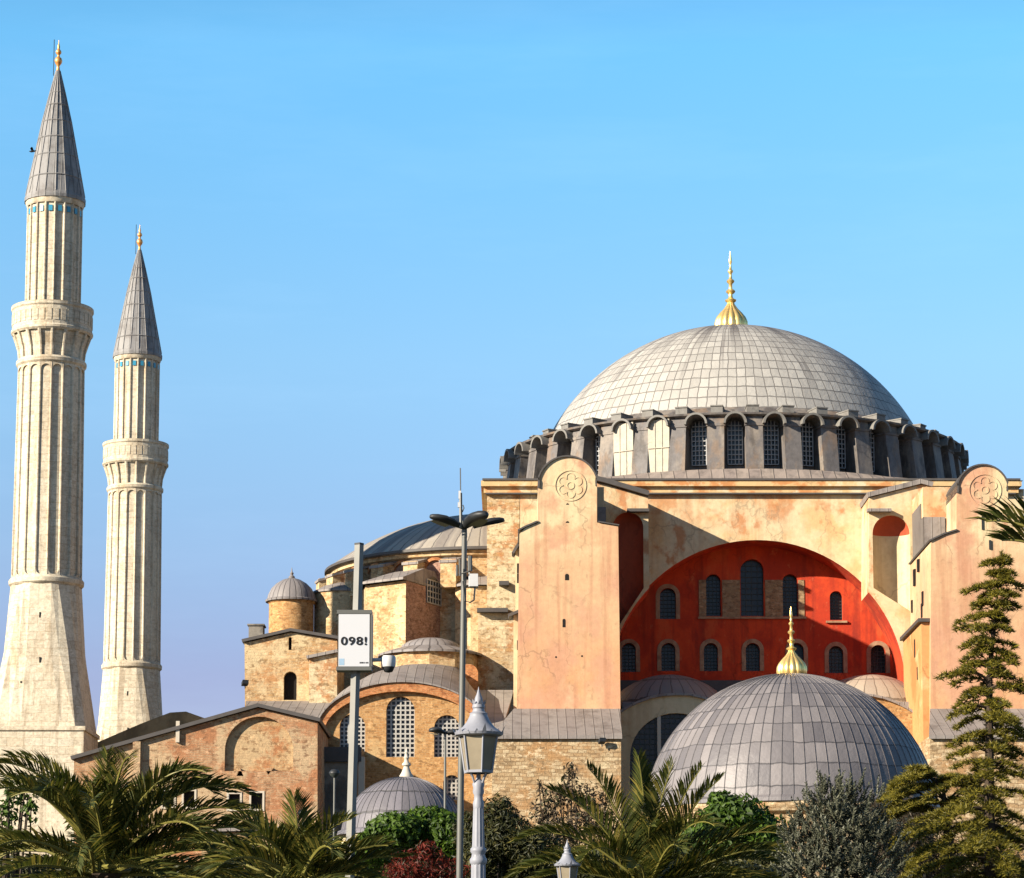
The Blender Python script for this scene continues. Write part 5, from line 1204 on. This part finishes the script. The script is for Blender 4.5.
# cedar on the right
def cedar():
    Y = 60.0; k = Y / FPX; r = random.Random(33)
    base = P(987, 878, Y); top = P(1001.5, 552, Y); H = top.z
    t = thing("cedar_tree", (base.x, Y, 0), "tall layered cedar with drooping yellow green boughs in front of the right tower", "tree")
    tr = MB(); tr.tube([(base.x, Y, 0), (base.x + .08, Y, H * .5), (base.x + .16, Y, H * .78), (top.x, Y, H)], [.16, .12, .06, .012], 9)
    nd = MB()
    def tuft(p, dr, s):
        for _ in range(11):
            d = (dr * .6 + Vector((r.uniform(-1, 1), r.uniform(-1, 1), r.uniform(-.35, .9)))).normalized(); sd = d.cross(Vector((r.uniform(-1, 1), r.uniform(-1, 1), r.uniform(-1, 1)))).normalized() * s * .11
            i = nd.pts([p - sd, p + sd, p + d * s]); nd.face(i)
    z = 2.2; az = 0
    while z < H - .1:
        f = (z - 2.2) / (H - 2.2)
        Lmax = 2.2 * (1 - f) ** .8 + .2
        nb = 5
        for j in range(nb):
            az = az + 2.4 + r.uniform(-.35, .35); L = Lmax * r.choice((.4, .6, .8, 1.0, 1.2)) * r.uniform(.85, 1.1)
            if r.random() < .12: L *= .5
            el = .30 - .40 * (1 - f) + r.uniform(-.12, .12)
            p = Vector((base.x + (.12 * f if f < .75 else .09 + (top.x - base.x - .09) * (f - .75) * 4), Y, z + r.uniform(-.06, .06))); n = max(5, int(L / .13)); pts = [p.copy()]; dd = []
            for s in range(n):
                e = el + .25 - .5 * math.sin(PI * s / n) - .75 * (s / n) ** 2
                d = Vector((math.sin(az) * math.cos(e), -math.cos(az) * math.cos(e), math.sin(e))); p = p + d * L / n; pts.append(p.copy()); dd.append(d)
            tr.tube(pts, [.035 * (1 - s / (n + 1)) * (.5 + L / 3) + .005 for s in range(n + 1)], 4, cap=False)
            for s in range(1, n + 1):
                g_ = s / n
                if g_ < .18: continue
                d = dd[s - 1]; sd = Vector((math.cos(az), math.sin(az), 0))
                tw = (.12 + .46 * L * .33 * math.sin(PI * min(1, .15 + .85 * g_))) * r.uniform(.6, 1.25)
                for sg in (-1, 1):
                    td = (sd * sg * .8 + d * .65 + Vector((0, 0, -.12))).normalized(); m_ = max(2, int(tw / .055))
                    for q in range(m_):
                        pp = pts[s] + td * tw * (q + .6) / m_ + Vector((0, 0, -.10 * (q / m_) ** 2 + r.uniform(-.03, .035)))
                        tuft(pp, td, .13)
                tuft(pts[s] + Vector((0, 0, .02)), d, .11)
        z += .22 + .20 * (1 - f)
    for _ in range(14): tuft(Vector((top.x, Y, H - .02 * _)), Vector((0, 0, 1)), .08)
    tr.build("trunk", M["bark"], t); nd.build("crown", M["cedar"], t)
cedar()
# a second, broader cedar low on the right
def low_cedar():
    Y = 66.0; k = Y / FPX; r = random.Random(41); nd = MB(); tr = MB()
    c0 = P(945, 878, Y)
    t = thing("spreading_cedar", (c0.x, Y, 0), "low spreading cedar boughs left of the tall cedar and under the tomb dome edge", "tree")
    tr.tube([(c0.x, Y, 0), (c0.x + .1, Y, c0.z + .9), (c0.x, Y, P(940, 785, Y).z)], [.18, .12, .03], 8)
    for (x, y, dx, dy) in ((930, 778, -34, 8), (930, 786, -48, 14), (945, 780, 30, 8), (940, 800, -52, 18), (945, 800, 40, 14), (930, 776, -16, 0), (950, 826, -50, 18), (955, 824, 50, 16), (950, 846, -46, 20), (960, 848, 48, 20), (940, 786, 10, 0), (915, 790, -26, 10), (960, 790, 40, 18), (935, 812, -40, 6)):
        for rep in range(3):
            a = P(x + r.uniform(-6, 6), y + r.uniform(-4, 4), Y + r.uniform(-.2, .2)); e = P(x + dx * r.uniform(.8, 1.15), y + dy + r.uniform(-5, 7), Y + r.uniform(-1.3, .8)); n = 14
            pts = [a.lerp(e, s / n) + Vector((0, 0, .16 * math.sin(PI * s / n))) for s in range(n + 1)]
            d = (e - a).normalized(); sd = d.cross(Vector((0, 0, 1))).normalized(); tr.tube([Vector((c0.x, Y, a.z - .3))] + pts, .018, 4)
            for s in range(1, n + 1):
                tw = .38 * math.sin(PI * (.12 + .8 * s / n)) * r.uniform(.6, 1.2)
                for sg in (-1, 0, 1):
                    td = (sd * sg + d * .6 + Vector((0, 0, -.1))).normalized()
                    for q in range(6):
                        p = pts[s] + td * tw * (q + .5) / 6
                        for _ in range(6):
                            v = (td * .5 + Vector((r.uniform(-1, 1), r.uniform(-1, 1), r.uniform(-.4, .9)))).normalized(); w_ = v.cross(Vector((r.uniform(-1, 1), r.uniform(-1, 1), .3))).normalized() * .012
                            nd.face(nd.pts([p - w_, p + w_, p + v * .12]))
    tr.build("trunk", M["bark"], t); nd.build("crown", M["cedar"], t)
low_cedar()

# bird beside the nearer minaret's spire
bp = P(32.5, 151.5, 180)
bd = thing("bird", bp, "tiny dark bird flying left of the nearer minaret spire", "bird")
mb = MB()
mb.tube([bp + Vector((-.22, 0, .02)), bp + Vector((-.08, 0, 0)), bp + Vector((.1, 0, .02)), bp + Vector((.26, 0, .06))], [.02, .07, .06, .015], 8)
mb.loft([[bp + Vector((-.07, 0, .02)), bp + Vector((.09, 0, .02))], [bp + Vector((-.12, -.22, .16)), bp + Vector((.06, -.22, .18))], [bp + Vector((.02, -.5, .16)), bp + Vector((.05, -.5, .16))]], False)
mb.loft([[bp + Vector((-.07, 0, .02)), bp + Vector((.09, 0, .02))], [bp + Vector((-.12, .22, .16)), bp + Vector((.06, .22, .18))], [bp + Vector((.02, .5, .16)), bp + Vector((.05, .5, .16))]], False)
mb.build("body", M["feather"], bd)

for o in list(bpy.data.objects):
    if "_w" in o.keys(): del o["_w"]
